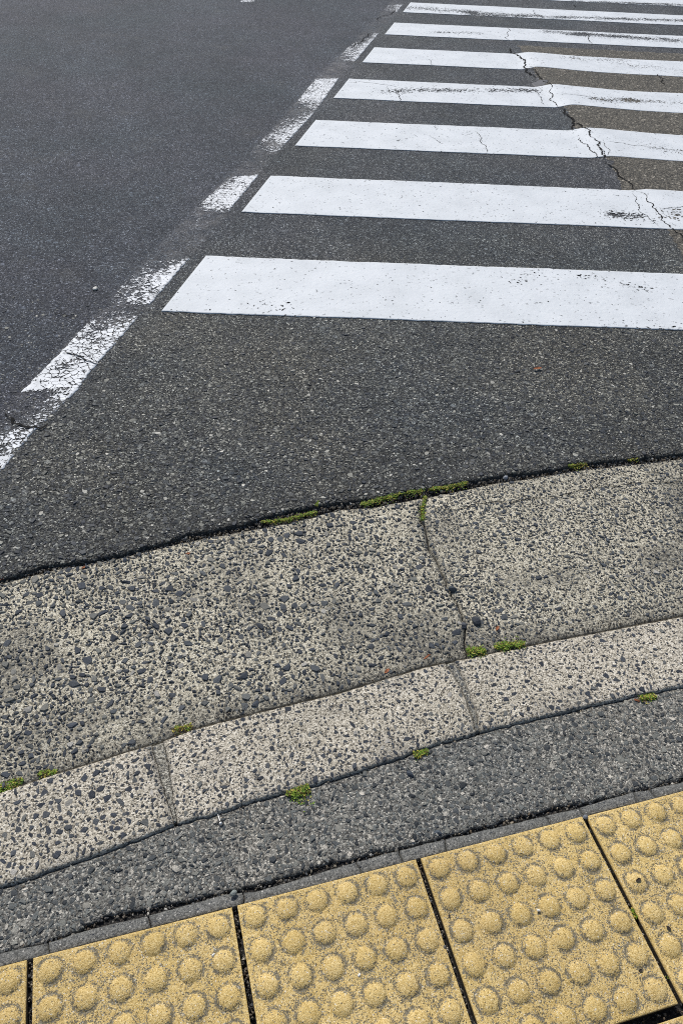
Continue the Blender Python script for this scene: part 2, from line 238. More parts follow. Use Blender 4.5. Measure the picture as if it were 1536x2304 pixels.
SLATE = [(0, (.028, .033, .042)), (.35, (.045, .051, .062)), (.6, (.068, .074, .080)), (.8, (.11, .112, .106)), (.93, (.19, .185, .165)), (1, (.36, .34, .30))]
CREAM = [(0, (.05, .046, .038)), (.14, (.17, .155, .125)), (.3, (.40, .37, .30)), (.6, (.57, .53, .44)), (.85, (.70, .655, .55)), (1, (.86, .83, .74))]
M_ASPH = None
def asphalt_mat():
    t = NT('worn_road_asphalt')
    nzv = t.n('TexNoise', {'Vector': t.pos, 'Scale': 150.0, 'Detail': 1.0}).outputs[1]
    off = t.n('VectorMath', {0: nzv, 1: (.003,)*3}, operation='MULTIPLY').outputs[0]
    pv = t.n('VectorMath', {0: t.pos, 1: off}, operation='ADD').outputs[0]
    v1 = t.vor(125, vec=pv); v2 = t.vor(300); v3 = t.vor(70, vec=pv)
    c1 = t.sep(v1.outputs['Color']); c2 = t.sep(v2.outputs['Color']); c3 = t.sep(v3.outputs['Color'])
    coarse = t.attr('coarse').outputs['Fac']
    far = t.attr('lane').outputs['Fac']
    colA = t.ramp(c1[0], [(0, g(.022)), (.4, g(.048)), (.72, (.088, .089, .092)), (.90, (.14, .138, .13)), (.965, (.26, .25, .23)), (1, (.55, .54, .50))])
    colB = t.ramp(c2[0], [(0, g(.008)), (.45, g(.036)), (.75, (.10, .096, .085)), (.92, (.21, .20, .175)), (1, (.60, .58, .52))])
    colC = t.ramp(c3[0], [(0, (.025, .029, .036)), (.6, (.07, .075, .082)), (.9, (.14, .14, .13)), (1, (.34, .33, .30))])
    st = t.math('MULTIPLY', t.math('LESS_THAN', c1[1], .55), t.mr(v1.outputs['Distance'], .5, .4), clamp=True)
    c = t.mix(st, colB, colA)
    st3 = t.math('MULTIPLY', t.math('LESS_THAN', c3[1], t.math('ADD', .10, t.math('MULTIPLY', coarse, .25))), t.mr(v3.outputs['Distance'], .46, .4), clamp=True)
    c = t.mix(st3, c, colC)
    c = t.mix(1.0, c, t.ramp(t.noise(600, 2, .7), [(.3, g(.55)), (.7, g(1.45))]), 'MULTIPLY')
    v4 = t.vor(38, vec=pv); c4 = t.sep(v4.outputs['Color'])
    s4 = t.math('MULTIPLY', t.math('LESS_THAN', c4[0], .07), t.mr(v4.outputs['Distance'], .34, .26), clamp=True)
    c = t.mix(t.math('MULTIPLY', s4, t.math('ADD', .25, t.math('MULTIPLY', c4[1], .6))), c, (.27, .27, .26, 1))
    s5 = t.math('MULTIPLY', t.math('GREATER_THAN', c4[0], .90), t.mr(v4.outputs['Distance'], .36, .26), clamp=True)
    c = t.mix(t.math('MULTIPLY', s5, .7), c, (.022, .022, .024, 1))
    warm = t.mix(t.mr(t.noise(1.8, 4, .6), .38, .62), (1.17, 1.16, 1.07, 1), (.88, .96, 1.01, 1))
    cool = t.mix(t.mr(t.noise(1.1, 4, .6), .36, .64), (1.0, 1.0, 1.12, 1), (.84, .99, 1.08, 1))
    c = t.mix(1.0, c, t.mix(far, warm, cool), 'MULTIPLY')
    blot = t.mr(t.noise(5.5, 5, .62), .3, .7, .82, 1.18)
    sc_ = t.n('CombineColor', {0: blot, 1: blot, 2: blot}).outputs[0]
    c = t.mix(1.0, c, sc_, 'MULTIPLY')
    # thin layer of polished, tyre-worn binder in the lane evens it out
    c = t.mix(t.math('MULTIPLY', far, .25), c, (.046, .048, .060, 1))
    c = t.mix(1.0, c, t.mix(far, (1, 1, 1, 1), (.80, .84, .94, 1)), 'MULTIPLY')
    oil = t.mr(t.noise(.9, 5, .65, vec=t.n('VectorMath', {0: t.pos, 1: (1.6, .35, 1)}, operation='MULTIPLY').outputs[0]), .38, .62, .84, 1.14)
    c = t.mix(1.0, c, t.n('CombineColor', {0: oil, 1: oil, 2: oil}).outputs[0], 'MULTIPLY')
    d = t.math('MULTIPLY', t.attr('dirt').outputs['Fac'], t.mr(t.noise(120, 3, .7), .25, .6), clamp=True)
    c = t.mix(d, c, (.03, .028, .024, 1))
    st_ = t.mr(t.noise(3.3, 6, .7), .56, .70, 0, .35)
    c = t.mix(st_, c, (.10, .096, .086, 1))
    # old paint dust beside the worn line
    pd = t.math('MULTIPLY', t.attr('dust').outputs['Fac'], t.mr(t.math('ADD', t.math('MULTIPLY', t.noise(130, 5, .8), .6), t.math('MULTIPLY', t.noise(13, 4, .7), .4)), .47, .60), clamp=True)
    c = t.mix(t.math('MULTIPLY', pd, .55), c, (.38, .355, .33, 1))
    h2 = t.math('MULTIPLY', t.math('SUBTRACT', 1.0, v2.outputs['Distance']), t.math('ADD', .3, c2[1]))
    nb = t.bump(h2, .0024)
    nb = t.bump(t.math('MULTIPLY', st, t.math('ADD', .4, c1[2])), .0022, normal=nb)
    nb = t.bump(t.math('MULTIPLY', st3, t.math('ADD', .4, c3[2])), .003, normal=nb)
    ro = t.math('ADD', .62, t.math('MULTIPLY', c2[2], .3))
    return t.done(t.bsdf(c, ro, nb, .28))
M_ROAD = asphalt_mat()
M_PATCH = granular('old_brown_asphalt', 75, [(0, (.05, .046, .04)), (.4, (.13, .12, .10)), (.75, (.22, .205, .175)), (1, (.42, .39, .34))],
    190, [(0, g(.012)), (.5, (.065, .06, .05)), (1, (.19, .175, .15))], .72, (.95, .92, .86), (1.12, 1.08, 1.0), .0032, .0018, rough=.85)
M_APRON = granular('exposed_aggregate_concrete', 150, SLATE, 400, CREAM, 'stones', (.84, .82, .76), (1.10, 1.07, .98), .0015, .0016, dirt=(.15, .14, .115), rough=.85, spec=.25, wave=.002)
M_KERB = granular('kerb_concrete', 165, SLATE, 430, [(p, (c[0]*.98, c[1]*.965, c[2]*.95)) for p, c in CREAM], 'stones', (.86, .84, .80), (1.06, 1.03, 1.0), .0008, .0009, dirt=(.14, .13, .115), rough=.85, spec=.25)
M_PAVE = granular('old_pavement_asphalt', 150, [(0, (.07, .078, .08)), (.5, (.12, .13, .13)), (.85, (.17, .18, .175)), (1, (.36, .35, .32))],
    420, [(0, (.05, .048, .044)), (.45, (.13, .126, .115)), (.8, (.23, .225, .205)), (1, (.50, .48, .43))], .45, (1.05, 1.05, 1.02), (1.32, 1.27, 1.18), .0018, .0013, dirt=(.03, .028, .024))
M_MORT = granular('grey_mortar', 260, [(0, (.10, .10, .095)), (.7, (.20, .20, .185)), (1, (.52, .5, .46))],
    520, [(0, (.075, .075, .07)), (.5, (.15, .15, .14)), (1, (.26, .255, .235))], .22, (.95, .95, .94), (1.08, 1.06, 1.03), .0008, .0008)
M_JOINT = granular('rough_beige_mortar', 200, [(0, (.05, .055, .06)), (.6, (.14, .135, .12)), (1, (.5, .46, .4))],
    430, [(0, (.05, .046, .04)), (.3, (.20, .185, .155)), (.7, (.34, .32, .27)), (1, (.6, .57, .5))], .3, (.8, .8, .76), (1.1, 1.08, 1.02), .0016, .0015, dirt=(.08, .075, .06))
M_SOIL = granular('dark_joint_soil', 260, [(0, (.02, .019, .017)), (.8, (.06, .055, .05)), (1, (.25, .24, .22))], 500, [(0, g(.008)), (.7, g(.022)), (1, (.08, .07, .06))], .4, (1, 1, 1), (1.1, 1.05, 1), .003, .0015, rough=.9)
M_STONE = stone_mat('embedded_slate_stone')
M_CHIP = stone_mat('embedded_road_stone', .62, .35, .4)

def tile_mat(name, dome):
    t = NT(name)
    obj = t.n('TexCoord').outputs['Object']
    v = t.vor(900); c_ = t.sep(v.outputs['Color'])
    base = t.ramp(c_[0], [(0, (.34, .225, .06)), (.3, (.585, .42, .155)), (.7, (.69, .51, .21)), (1, (.82, .66, .34))])
    big = t.noise(14, 4, .6)
    base = t.mix(1.0, base, t.mix(t.mr(t.noise(3.2, 3, .6), .38, .62), (.90, .89, .88, 1), (1.06, 1.06, 1.05, 1)), 'MULTIPLY')
    base = t.mix(1.0, base, t.mix(t.mr(big, .35, .65), (.97, .95, .90, 1), (1.06, 1.05, 1.08, 1)), 'MULTIPLY')
    if dome:
        rr = t.n('VectorMath', {0: obj}, operation='LENGTH').outputs['Value']
        ring = t.mr(rr, .0135, .0178)
        thr = t.math('ADD', .03, t.math('MULTIPLY', ring, .55))
    else:
        loc = t.n('VectorMath', {0: obj, 1: (.05, .05, .05)}, operation='MODULO').outputs[0]
        q = t.n('VectorMath', {0: loc, 1: (.025, .025, 0)}, operation='SUBTRACT').outputs[0]
        q = t.n('VectorMath', {0: q, 1: (1, 1, 0)}, operation='MULTIPLY').outputs[0]
        rr = t.n('VectorMath', {0: q}, operation='LENGTH').outputs['Value']
        ring = t.mr(rr, .0235, .0175)
        sx = t.n('SeparateXYZ', {0: obj})
        ex = t.math('MINIMUM', t.math('MINIMUM', sx.outputs[0], t.math('SUBTRACT', .30, sx.outputs[0])),
                    t.math('MINIMUM', sx.outputs[1], t.math('SUBTRACT', .30, sx.outputs[1])))
        inside = t.mr(ex, .002, .009)
        thr = t.math('MULTIPLY', t.math('ADD', .22, t.math('MULTIPLY', ring, .74)), inside)
    # dirt grains settle in the pores, most thickly round the foot of each dome, unevenly
    patch = t.mr(t.noise(34, 4, .65), .36, .62, .15, 1.6)
    thr = t.math('MULTIPLY', thr, patch)
    dg = t.sep(t.vor(620).outputs['Color'])
    dm = t.math('MULTIPLY', t.math('LESS_THAN', dg[0], thr), t.mr(t.noise(800, 2), .3, .5, .45, .95))
    dirtc = t.ramp(dg[1], [(0, (.05, .045, .035)), (.6, (.13, .12, .095)), (1, (.26, .25, .215))])
    c = t.mix(dm, base, dirtc)
    wsp = t.math('GREATER_THAN', dg[2], .988)
    c = t.mix(t.math('MULTIPLY', wsp, .7), c, (.78, .75, .66, 1))
    grime = t.math('MULTIPLY', t.mr(thr, .1, .7), .22)
    c = t.mix(grime, c, (.22, .19, .12, 1))
    if not dome:   # sides of the tile are black with joint soil
        zz_ = t.n('SeparateXYZ', {0: obj}).outputs[2]
        c = t.mix(t.mr(zz_, -.0035, -.007), c, (.022, .019, .014, 1))
    nb = t.bump(t.math('SUBTRACT', 1.0, v.outputs['Distance']), .0006)
    nb = t.bump(t.noise(230, 3, .6), .0010, normal=nb)
    if not dome: nb = t.bump(t.noise(45, 2), .0016, normal=nb)
    return t.done(t.bsdf(c, .85, nb, .25))
M_TILE = tile_mat('yellow_tile_concrete', False)
M_DOME = tile_mat('yellow_dome_concrete', True)

def paint_mat(name, old):
    t = NT(name)
    w = t.attr('wear').outputs['Fac']
    v = t.vor(105 if not old else 95); c_ = t.sep(v.outputs['Color'])
    n1 = t.noise(75 if not old else 140, 4, .7)
    n1 = t.mr(n1, .30, .70)
    val = t.math('ADD', t.math('MULTIPLY', c_[0], .45), t.math('MULTIPLY', n1, .55))
    val = t.mr(val, .14, .86)
    if old:      # crazed old paint: gaps between the asphalt stones
        wv = t.n('VectorMath', {0: t.n('TexNoise', {'Vector': t.pos, 'Scale': 60.0, 'Detail': 2.0}).outputs[1], 1: (.014,)*3}, operation='MULTIPLY').outputs[0]
        wv = t.n('VectorMath', {0: t.pos, 1: wv}, operation='ADD').outputs[0]
        ed = t.vor(48, 'DISTANCE_TO_EDGE', vec=wv).outputs['Distance']
        crack = t.mr(ed, .015, .085, 1.0, 0)
        val = t.math('SUBTRACT', val, t.math('MULTIPLY', crack, t.mr(t.noise(9, 2), .35, .6, .25, 1.0)))
    keep = t.mr(t.math('SUBTRACT', val, w), -.02, .03)
    base = t.ramp(t.noise(7, 5, .65), [(.3, (.59, .61, .62)), (.55, (.67, .69, .70)), (.75, (.72, .735, .74))])
    if old: base = t.ramp(t.noise(26, 4, .7), [(.3, (.55, .56, .56)), (.6, (.80, .81, .82))])
    sp = t.math('LESS_THAN', t.sep(t.vor(130).outputs['Color'])[0], .012)
    c = t.mix(t.math('MULTIPLY', sp, .5), base, (.2, .2, .2, 1))
    sm = t.mr(t.noise(28, 4, .7), .52, .8, 0, .22)
    c = t.mix(sm, c, (.42, .43, .45, 1))
    c = t.mix(t.mr(keep, 1.0, .3, 0, .6), c, (.35, .35, .35, 1))
    nb = t.bump(t.noise(420, 3, .6), .0009)
    nb = t.bump(t.noise(60, 3, .5), .0015, normal=nb)
    tr = t.n('BsdfTransparent').outputs[0]
    sh = t.n('MixShader', {0: keep, 1: tr, 2: t.bsdf(c, .62, nb, .35)}).outputs[0]
    return t.done(sh)
M_PAINT = paint_mat('white_road_paint', False)
M_OLDP = paint_mat('crazed_white_road_paint', True)

def plain(name, c, rough=.8, n=.3, sc_=300, spec=.3, metal=0.0, bump=.0005):
    t = NT(name)
    cc = t.mix(1.0, (*c, 1), t.ramp(t.noise(sc_, 3, .6), [(.3, g(1-n)), (.7, g(1+n))]), 'MULTIPLY')
    return t.done(t.bsdf(cc, rough, t.bump(t.noise(sc_*2, 2), bump), spec, Metallic=metal))
M_CRACK = plain('painted_crack_shade', (.016, .015, .014), .95, .6, 250, .1)  # near-black colour stands in for the shade down inside the cracks
M_SMEAR = plain('smooth_bitumen', (.085, .083, .088), .6, .15, 90)
M_LEAF = plain('dry_brown_leaf', (.26, .09, .035), .7, .5, 220)
M_TWIG = plain('dark_seed_husk', (.035, .026, .02), .7, .5, 220)
M_STEEL = plain('weathered_steel', (.55, .53, .50), .35, .2, 500, .5, .9)
M_DSTEEL = plain('dark_rubber_washer', (.02, .02, .02), .5, .3, 500)
def veg_mat():
    t = NT('moss_leaf')
    c = t.attr('col').outputs['Color']
    b = t.bsdf(c, .55, None, .3)
    tl = t.n('BsdfTranslucent', {'Color': c}).outputs[0]
    return t.done(t.n('MixShader', {0: .3, 1: b, 2: tl}).outputs[0])
M_MOSS = veg_mat()

# ------------------------------------------------------------------ stones
def make_stones(rng, uu, vv, zz, rad, heights, colors, K=6, flat=.8, depth=.003, tilt=.18):
    N = len(uu)
    a = np.sort(rng.random((N, K))*.75+np.arange(K)[None]*1.0, 1)/K*2*np.pi
    r = rad[:, None]*(.50+.70*rng.random((N, K)))
    asp = .36+.6*rng.random(N); th = rng.random(N)*np.pi
    lx = r*np.cos(a); ly = r*np.sin(a)*asp[:, None]
    c, s = np.cos(th)[:, None], np.sin(th)[:, None]
    X = lx*c-ly*s; Y = lx*s+ly*c
    tx = (rng.random(N)-.5)*2*tilt; ty = (rng.random(N)-.5)*2*tilt
    ins = (flat+(1-flat)*rng.random((N, K))*.8)
    top = np.stack([uu[:, None]+X*ins, vv[:, None]+Y*ins,
                    zz[:, None]+heights[:, None]*(.75+.25*rng.random((N, K)))+X*tx[:, None]+Y*ty[:, None]], -1)
    bot = np.stack([uu[:, None]+X, vv[:, None]+Y, np.repeat((zz-depth)[:, None], K, 1)], -1)
    mid = np.stack([uu+(rng.random(N)-.5)*rad*.6, vv+(rng.random(N)-.5)*rad*.6, zz+heights*(1.0+.35*rng.random(N))], -1)[:, None, :]
    V = np.concatenate([bot, top, mid], 1)
    off = (np.arange(N)*(2*K+1))[:, None]
    k = np.arange(K); k2 = (k+1) % K
    q = np.stack([k, k2, K+k2, K+k], 1)
    Q = (off[:, :, None]+q[None]).reshape(-1, 4)
    tr = np.stack([K+k, K+k2, np.full(K, 2*K)], 1)
    T = (off[:, :, None]+tr[None]).reshape(-1, 3)
    C = np.repeat(colors, 2*K+1, 0)
    return V.reshape(-1, 3), Q, T, C

def pick(rng, ramp, n):
    t = rng.random(n); ps = [p for p, c in ramp]
    return np.stack([np.interp(t, ps, [c[i] for p, c in ramp]) for i in range(3)], 1)*(.85+.3*rng.random((n, 1)))

def scatter(rng, u0, u1, v0, v1, inside, radii, res=.0015, tries=1.6, dens=None, pack=.86):
    """radii sorted large to small; keeps stones apart with an occupancy grid"""
    nu, nv = int((u1-u0)/res)+2, int((v1-v0)/res)+2
    occ = np.zeros((nu, nv), bool); out = []
    for r in radii:
        for _ in range(2 if r > .004 else 1):
            u = u0+rng.random()*(u1-u0); v = v0+rng.random()*(v1-v0)
            if dens is not None and rng.random() > dens(u, v): continue
            i, j = int((u-u0)/res), int((v-v0)/res); k = max(1, int(r*pack/res))
            if occ[max(0, i-k):i+k, max(0, j-k):j+k].any(): continue
            if not inside(u, v, r): continue
            k2 = max(1, int(r*.72/res)); occ[max(0, i-k2):i+k2+1, max(0, j-k2):j+k2+1] = True
            out.append((u, v, r)); break
    return np.array(out)

def combine(top, stones, matlist, name, attrs):
    V, F = top; Vs, Q, T, C = stones
    n = len(V)
    A = {k: np.concatenate([a, np.zeros(len(Vs))]) for k, a in attrs.items()}
    A['col'] = np.concatenate([np.zeros((n, 3)), C])
    return np_mesh(name, np.concatenate([V, Vs]), [(F, 0, True), (Q+n, 1, False), (T+n, 1, False)], matlist, A)

# ------------------------------------------------------------------ border curves
_cr = curve(D['road_edge'], .0035, 38, 3)
cR = lambda u: _cr(u)+.0035*(fbm(u, np.asarray(u)*0+1.1, 150, 29)-.5)*2-.0015
cAf = curve(D['apron_far'], .0022, 55, 5); cAn = curve(D['apron_near'], .0010, 60, 7)
cKf = curve(D['kerb_far'], .0008, 60, 9); _kn = curve(D['kerb_near'], .0022, 60, 11)
cKn = lambda u: _kn(u)+.0022*(fbm(u, np.asarray(u)*0+5.1, 170, 39)-.5)*2
_cp = curve(D['pave_near'], .0045, 42, 13)
cP = lambda u: np.maximum(_cp(u)-.0042+.005*(fbm(u, np.asarray(u)*0+2.2, 160, 19)-.5)*2, cM(u)+.0008); cM = curve(D['strip_far'], .0012, 40, 15)
TILE_V = D['tile0'][1]

def edges_u():
    fine = np.arange(-.75, 1.75, .004)
    return fine
# ------------------------------------------------------------------ setting: soil bed, road
def build_soil():
    us = np.concatenate([[-60, -20, -5, -2], np.arange(-1, 2.2, .02), [3, 5, 20, 60]]); vs = np.concatenate([[-30, -5, -1], np.arange(-.3, 1.6, .02), [2, 4, 10, 60]])
    U, V = np.meshgrid(us, vs, indexing='ij')
    Z = -.0185+.003*(fbm(U, V, 30, 77)-.5)*2
    Z = np.where((V > 1.8), -.05, Z)
    F = grid_faces(*U.shape)
    me = np_mesh('ground', np.stack([U, V, Z], -1).reshape(-1, 3), [(F, 0)], [M_SOIL], {'dirt': np.zeros(U.size), 'stones': np.full(U.size, .4)})
    tag(link('ground', me), kind='structure')
build_soil()

heave = np.array(D['heave'])
hs = heave[np.argsort(-heave[:, 1])]
def heave_z(U, V):
    # frost-heaved lip just right of the long crack, dying out to the right
    px, py = heave[:, 0], heave[:, 1]
    best = np.full(U.shape, 9.); sd = np.zeros(U.shape); al = np.zeros(U.shape)
    L = 0
    segs = []
    for k in range(len(px)-1):
        d = np.hypot(px[k+1]-px[k], py[k+1]-py[k]); segs.append((k, L, d)); L += d
    for k, l0, dl in segs:
        ax, ay, bx, by = px[k], py[k], px[k+1], py[k+1]
        t = np.clip(((U-ax)*(bx-ax)+(V-ay)*(by-ay))/dl**2, 0, 1)
        dx, dy = U-(ax+t*(bx-ax)), V-(ay+t*(by-ay)); d = np.hypot(dx, dy)
        s = np.sign((bx-ax)*dy-(by-ay)*dx)
        m = d < best
        best = np.where(m, d, best); sd = np.where(m, d*s, sd); al = np.where(m, (l0+t*dl)/L, al)
    x = sd     # positive = side of the patch (checked by sign below)
    amp = np.interp(al, [0, .12, .3, .55, .75, .9, 1], [.006, .020, .022, .022, .012, .006, .0])
    prof = np.where(x < -.05, 0, np.where(x < .07, (x+.05)/.12, np.exp(-(np.maximum(x, .07)-.07)/.35)))
    prof = np.clip(prof, 0, 1); prof = prof*prof*(3-2*prof)
    endf = np.where((al <= 0) | (al >= 1), np.exp(-(best/.25)**2), 1)
    return amp*prof*endf*SIDE_FIX(x)
SIDE_FIX = lambda x: 1.0
# the patch must lie on the positive side of the crack
_p = np.array(D['patch']); _c = _p.mean(0)

line_r = np.array(D['line_r']); line_l = np.array(D['line_l'])
def line_u(V, side):
    a = side[np.argsort(side[:, 1])]; return np.interp(V, a[:, 1], a[:, 0])

def road_z(U, V):
    z = heave_z(U, V)
    z = z+.0016*(fbm(U, V, 4, 31)-.5)*2+.0010*(fbm(U, V, 60, 33)-.5)*2*np.clip((2.3-V)/.4, 0, 1)
    return z

def build_road():
    us = np.concatenate([[-60, -30, -12, -6, -3, -2, -1.5, -1.2, -1.0], np.arange(-.9, 1.7, .0055), np.arange(1.7, 5.8, .025), [6.2, 7, 9, 14, 30, 60]])
    ds = np.concatenate([np.arange(0, .5, .0055), np.arange(.5, 1.4, .008), np.arange(1.4, 7.2, .025), [7.6, 8.4, 10, 14, 20, 35, 60, 90]])
    U, Dd = np.meshgrid(us, ds, indexing='ij')
    E = cR(us)[:, None]
    V = E+Dd
    Z = road_z(U, V)
    # broken, rounded shoulder at the near edge
    sh = np.exp(-Dd/.006)
    Z = Z-.003*sh-.004*np.exp(-Dd/.012)*fbm(U, V, 90, 41)
    Vt, F = sheet(U, V, Z, .045)
    def pad(a): # attribute for the skirt rows
        a = a.reshape(U.shape); return np.concatenate([a.ravel(), a[:, 0], a[:, -1], a[0, :], a[-1, :]])
    lr = line_u(V, line_r)
    right = 1/(1+np.exp(-(U-lr+.02)/.03))
    coarse = np.clip(right*np.clip((3.1-V)/1.6, .25, 1)+np.clip((1.95-V)/.5, 0, 1)*.8, 0, 1)
    lane = 1-np.clip(right*np.clip((3.6-V)/1.2, .45, 1), 0, 1)
    lane = lane*np.clip((V-1.5)/.5, .2, 1)
    dirt = np.clip(np.exp(-Dd/.006)*.6+.38*np.exp(-(Dd/.13)**2)*(.4+1.2*fbm(U, V, 8, 61)), 0, 1)
    ll = line_u(V, line_l)
    cc = (U-ll)/(lr-ll+1e-6)
    dust = np.exp(-(np.clip(np.abs(cc-.48)-.42, 0, 9)/.12)**2)*1.1*(V < 8.5)*(.25+.75*vnoise(V, V*0, 3.1, 8))
    me = np_mesh('road', Vt, [(F, 0)], [M_ROAD], {'coarse': pad(coarse), 'lane': pad(lane), 'dirt': pad(dirt), 'dust': pad(dust)})
    road = tag(link('road', me), kind='structure')
    # exposed road stones near the kerb (real, low, angular)
    rng = np.random.default_rng(5)
    u0, u1, v0, v1 = -.8, 1.75, 1.25, 2.75
    radii = np.sort(np.clip(rng.lognormal(math.log(.0028), .50, 110000), .0014, .0105))[::-1]
    def inside(u, v, r):
        return v-r*.8 > cR(u)
    def dens(u, v):
        d = v-1.42
        base = np.interp(d, [0, .12, .35, .8, 1.35], [1, .9, .75, .45, .0])
        if v > 1.75 and u < line_u(v, line_r)+.0: base *= .35
        return base
    S = scatter(rng, u0, u1, v0, v1, inside, radii, dens=dens)
    zz = road_z(S[:, 0], S[:, 1])-.0005-.003*np.exp(-(S[:, 1]-cR(S[:, 0]))/.006)
    cols = pick(rng, [(0, (.014, .017, .022)), (.3, (.034, .038, .046)), (.55, (.068, .071, .072)), (.76, (.125, .123, .105)), (.92, (.22, .215, .18)), (1, (.55, .52, .45))], len(S))
    V_, Q, T, C = make_stones(rng, S[:, 0], S[:, 1], zz, S[:, 2], .0008+.12*S[:, 2]*rng.random(len(S))*2, cols)
    sm = np_mesh('exposed_stones', V_, [(Q, 0, False), (T, 0, False)], [M_CHIP], {'col': C})
    o = link('exposed_stones', sm, road); o['kind'] = 'stuff'
    return road
road = build_road()

# ------------------------------------------------------------------ polygon sheets on the road
def in_poly(U, V, poly):
    p = np.asarray(poly); ins = np.zeros(U.shape, bool); n = len(p)
    for k in range(n):
        x1, y1 = p[k]; x2, y2 = p[(k+1) % n]
        c = ((y1 > V) != (y2 > V)) & (U < (x2-x1)*(V-y1)/(y2-y1+1e-12)+x1)
        ins ^= c
    return ins
def masked_sheet(name, poly, step, zf, mat, parent, attrs=None, depth=.004, jag=.01, js=25):
    p = np.asarray(poly)
    us = np.arange(p[:, 0].min()-.05, p[:, 0].max()+.05, step); vs = np.arange(p[:, 1].min()-.05, p[:, 1].max()+.05, step)
    U, V = np.meshgrid(us, vs, indexing='ij')
    ju = jag*(fbm(U, V, js, 91)-.5)*2; jv = jag*(fbm(U, V, js, 95)-.5)*2
    M = in_poly(U+ju, V+jv, p)
    Z = zf(U, V)
    # slope the rim down
    rim = M & ~(np.roll(M, 1, 0) & np.roll(M, -1, 0) & np.roll(M, 1, 1) & np.roll(M, -1, 1))
    Z = Z-np.where(rim, depth, 0)
    n, m = U.shape
    f = grid_faces(n, m); ok = M.ravel()[f].all(1); f = f[ok]
    used, inv = np.unique(f, return_inverse=True)
    P = np.stack([U, V, Z], -1).reshape(-1, 3)[used]
    me = np_mesh(name, P, [(inv.reshape(-1, 4), 0)], [mat], {k: np.full(len(P), v) for k, v in (attrs or {}).items()})
    return link(name, me, parent)
masked_sheet('asphalt_patch', D['patch'], .02, lambda U, V: road_z(U, V)+.0017, M_PATCH, road, {'dirt': 0, 'stones': .7})
masked_sheet('bitumen_smear', D['smear'], .008, lambda U, V: road_z(U, V)+.0026, M_SMEAR, road)

# ------------------------------------------------------------------ zebra stripes
S_ = D['stripe']
sa = S_['ang']; sdx = np.array([math.cos(sa), math.sin(sa)]); sdn = np.array([-math.sin(sa), math.cos(sa)])
PZ = .0032
def seg_dist(U, V, a, b):
    a = np.array(a); b = np.array(b); d = b-a; L = max(float(d@d), 1e-9)
    t = np.clip(((U-a[0])*d[0]+(V-a[1])*d[1])/L, 0, 1)
    return np.hypot(U-(a[0]+t*d[0]), V-(a[1]+t*d[1]))
stripe_labels = [
 'broad white zebra bar closest to the kerb, nearly unworn with a few black nicks',
 'second zebra bar from the kerb, with a small black scuff before the long crack',
 'third zebra bar from the kerb, with branching cracks and a zigzag hairline',
 'fourth zebra bar from the kerb, black speckled wear along its far edge',
 'fifth zebra bar from the kerb, split by the crack where the brown patch ends',
 'sixth zebra bar from the kerb, its far edge scraped black towards the right',
 'seventh zebra bar from the kerb, thin in view, scraped along its middle',
 'zebra bar second from the far end, crazed by cracks',
 'farthest zebra bar, a thin sliver at the top right corner']
for k in range(9):
    n0 = S_['y0']+S_['per']*k; n1 = n0+S_['w']
    ns = np.concatenate([[0, .006], np.linspace(.02, S_['w']-.02, 22), [S_['w']-.006, S_['w']]])+n0
    smax = 1.9+.55*k+.4
    ss = np.concatenate([[0, .006], np.arange(.02, smax+1.6, .02)])
    NS, SS = np.meshgrid(ns, ss, indexing='ij')
    SSs = SS+S_['lx']+S_['tl']*NS
    jag = (.0045*(fbm(SSs, NS, 45, 51+k)-.5)*2)
    edge = ((NS <= n0+.001) | (NS >= n1-.001))
    NN = NS+np.where(edge, jag, 0)
    U = SSs*sdx[0]+NN*sdn[0]; V = SSs*sdx[1]+NN*sdn[1]
    Z = road_z(U, V)+PZ
    wear = np.full(U.shape, .022)
    wear += .05*np.exp(-np.minimum(NS-n0, n1-NS)/.012)
    for (kk, ab, rad, s) in D['wear']:
        if kk == k and not (k == 0 and s < .2):
            d = seg_dist(U, V, ab[0], ab[1])
            wear = wear+s*(.72 if k == 0 else 1)*np.exp(-(d/rad)**2)*(.55+.9*vnoise(U, V, 14, 61+kk))
    wear = np.clip(wear, 0, .95)
    Vt, F = sheet(U.T, V.T, Z.T, .0022)
    W = wear.T
    pad = np.concatenate([W.ravel(), W[:, 0], W[:, -1], W[0, :], W[-1, :]])
    me = np_mesh('crosswalk_stripe', Vt, [(F, 0)], [M_PAINT], {'wear': pad})
    tag(link('crosswalk_stripe', me), stripe_labels[k], 'crosswalk stripe', 'white zebra crossing bars')

# worn boundary line left of the bars
def build_line():
    cv = np.array(D['cov']); cv = cv[np.argsort(cv[:, 0])]
    vs = np.arange(1.62, 8.1, .006); cs = np.linspace(0, 1, 19)
    VV, CC = np.meshgrid(vs, cs, indexing='ij')
    ll = line_u(VV, line_l); lr = line_u(VV, line_r)
    UU = ll+(lr-ll)*CC
    a = np.stack([np.interp(VV[:, 0], cv[:, 0], cv[:, 1+i]) for i in range(3)], 1)
    cov = np.stack([np.interp(cs, [0, .45, 1], row) for row in a])
    cov = cov+(fbm(UU, VV, 22, 71)-.5)*.55*(cov > .02)*(cov < .93)
    wear = np.clip(1-cov, .0, 1)
    wear = np.where(cov > .9, .06, wear*.95+.05)
    wear = np.where(cov <= .015, 1.2, wear)
    ed = (CC < .001) | (CC > .999)
    UU = UU+np.where(ed, .006*(fbm(UU, VV, 60, 73)-.5)*2, 0)
    Z = road_z(UU, VV)+.0022
    Vt, F = sheet(UU.T, VV.T, Z.T, .003); W = wear.T
    pad = np.concatenate([W.ravel(), W[:, 0], W[:, -1], W[0, :], W[-1, :]])
    me = np_mesh('boundary_line', Vt, [(F, 0)], [M_OLDP], {'wear': pad})
    tag(link('boundary_line', me), 'crazed and broken white line running beside the left ends of the zebra bars', 'road marking')
build_line()
fr = np.array(D['frag'])
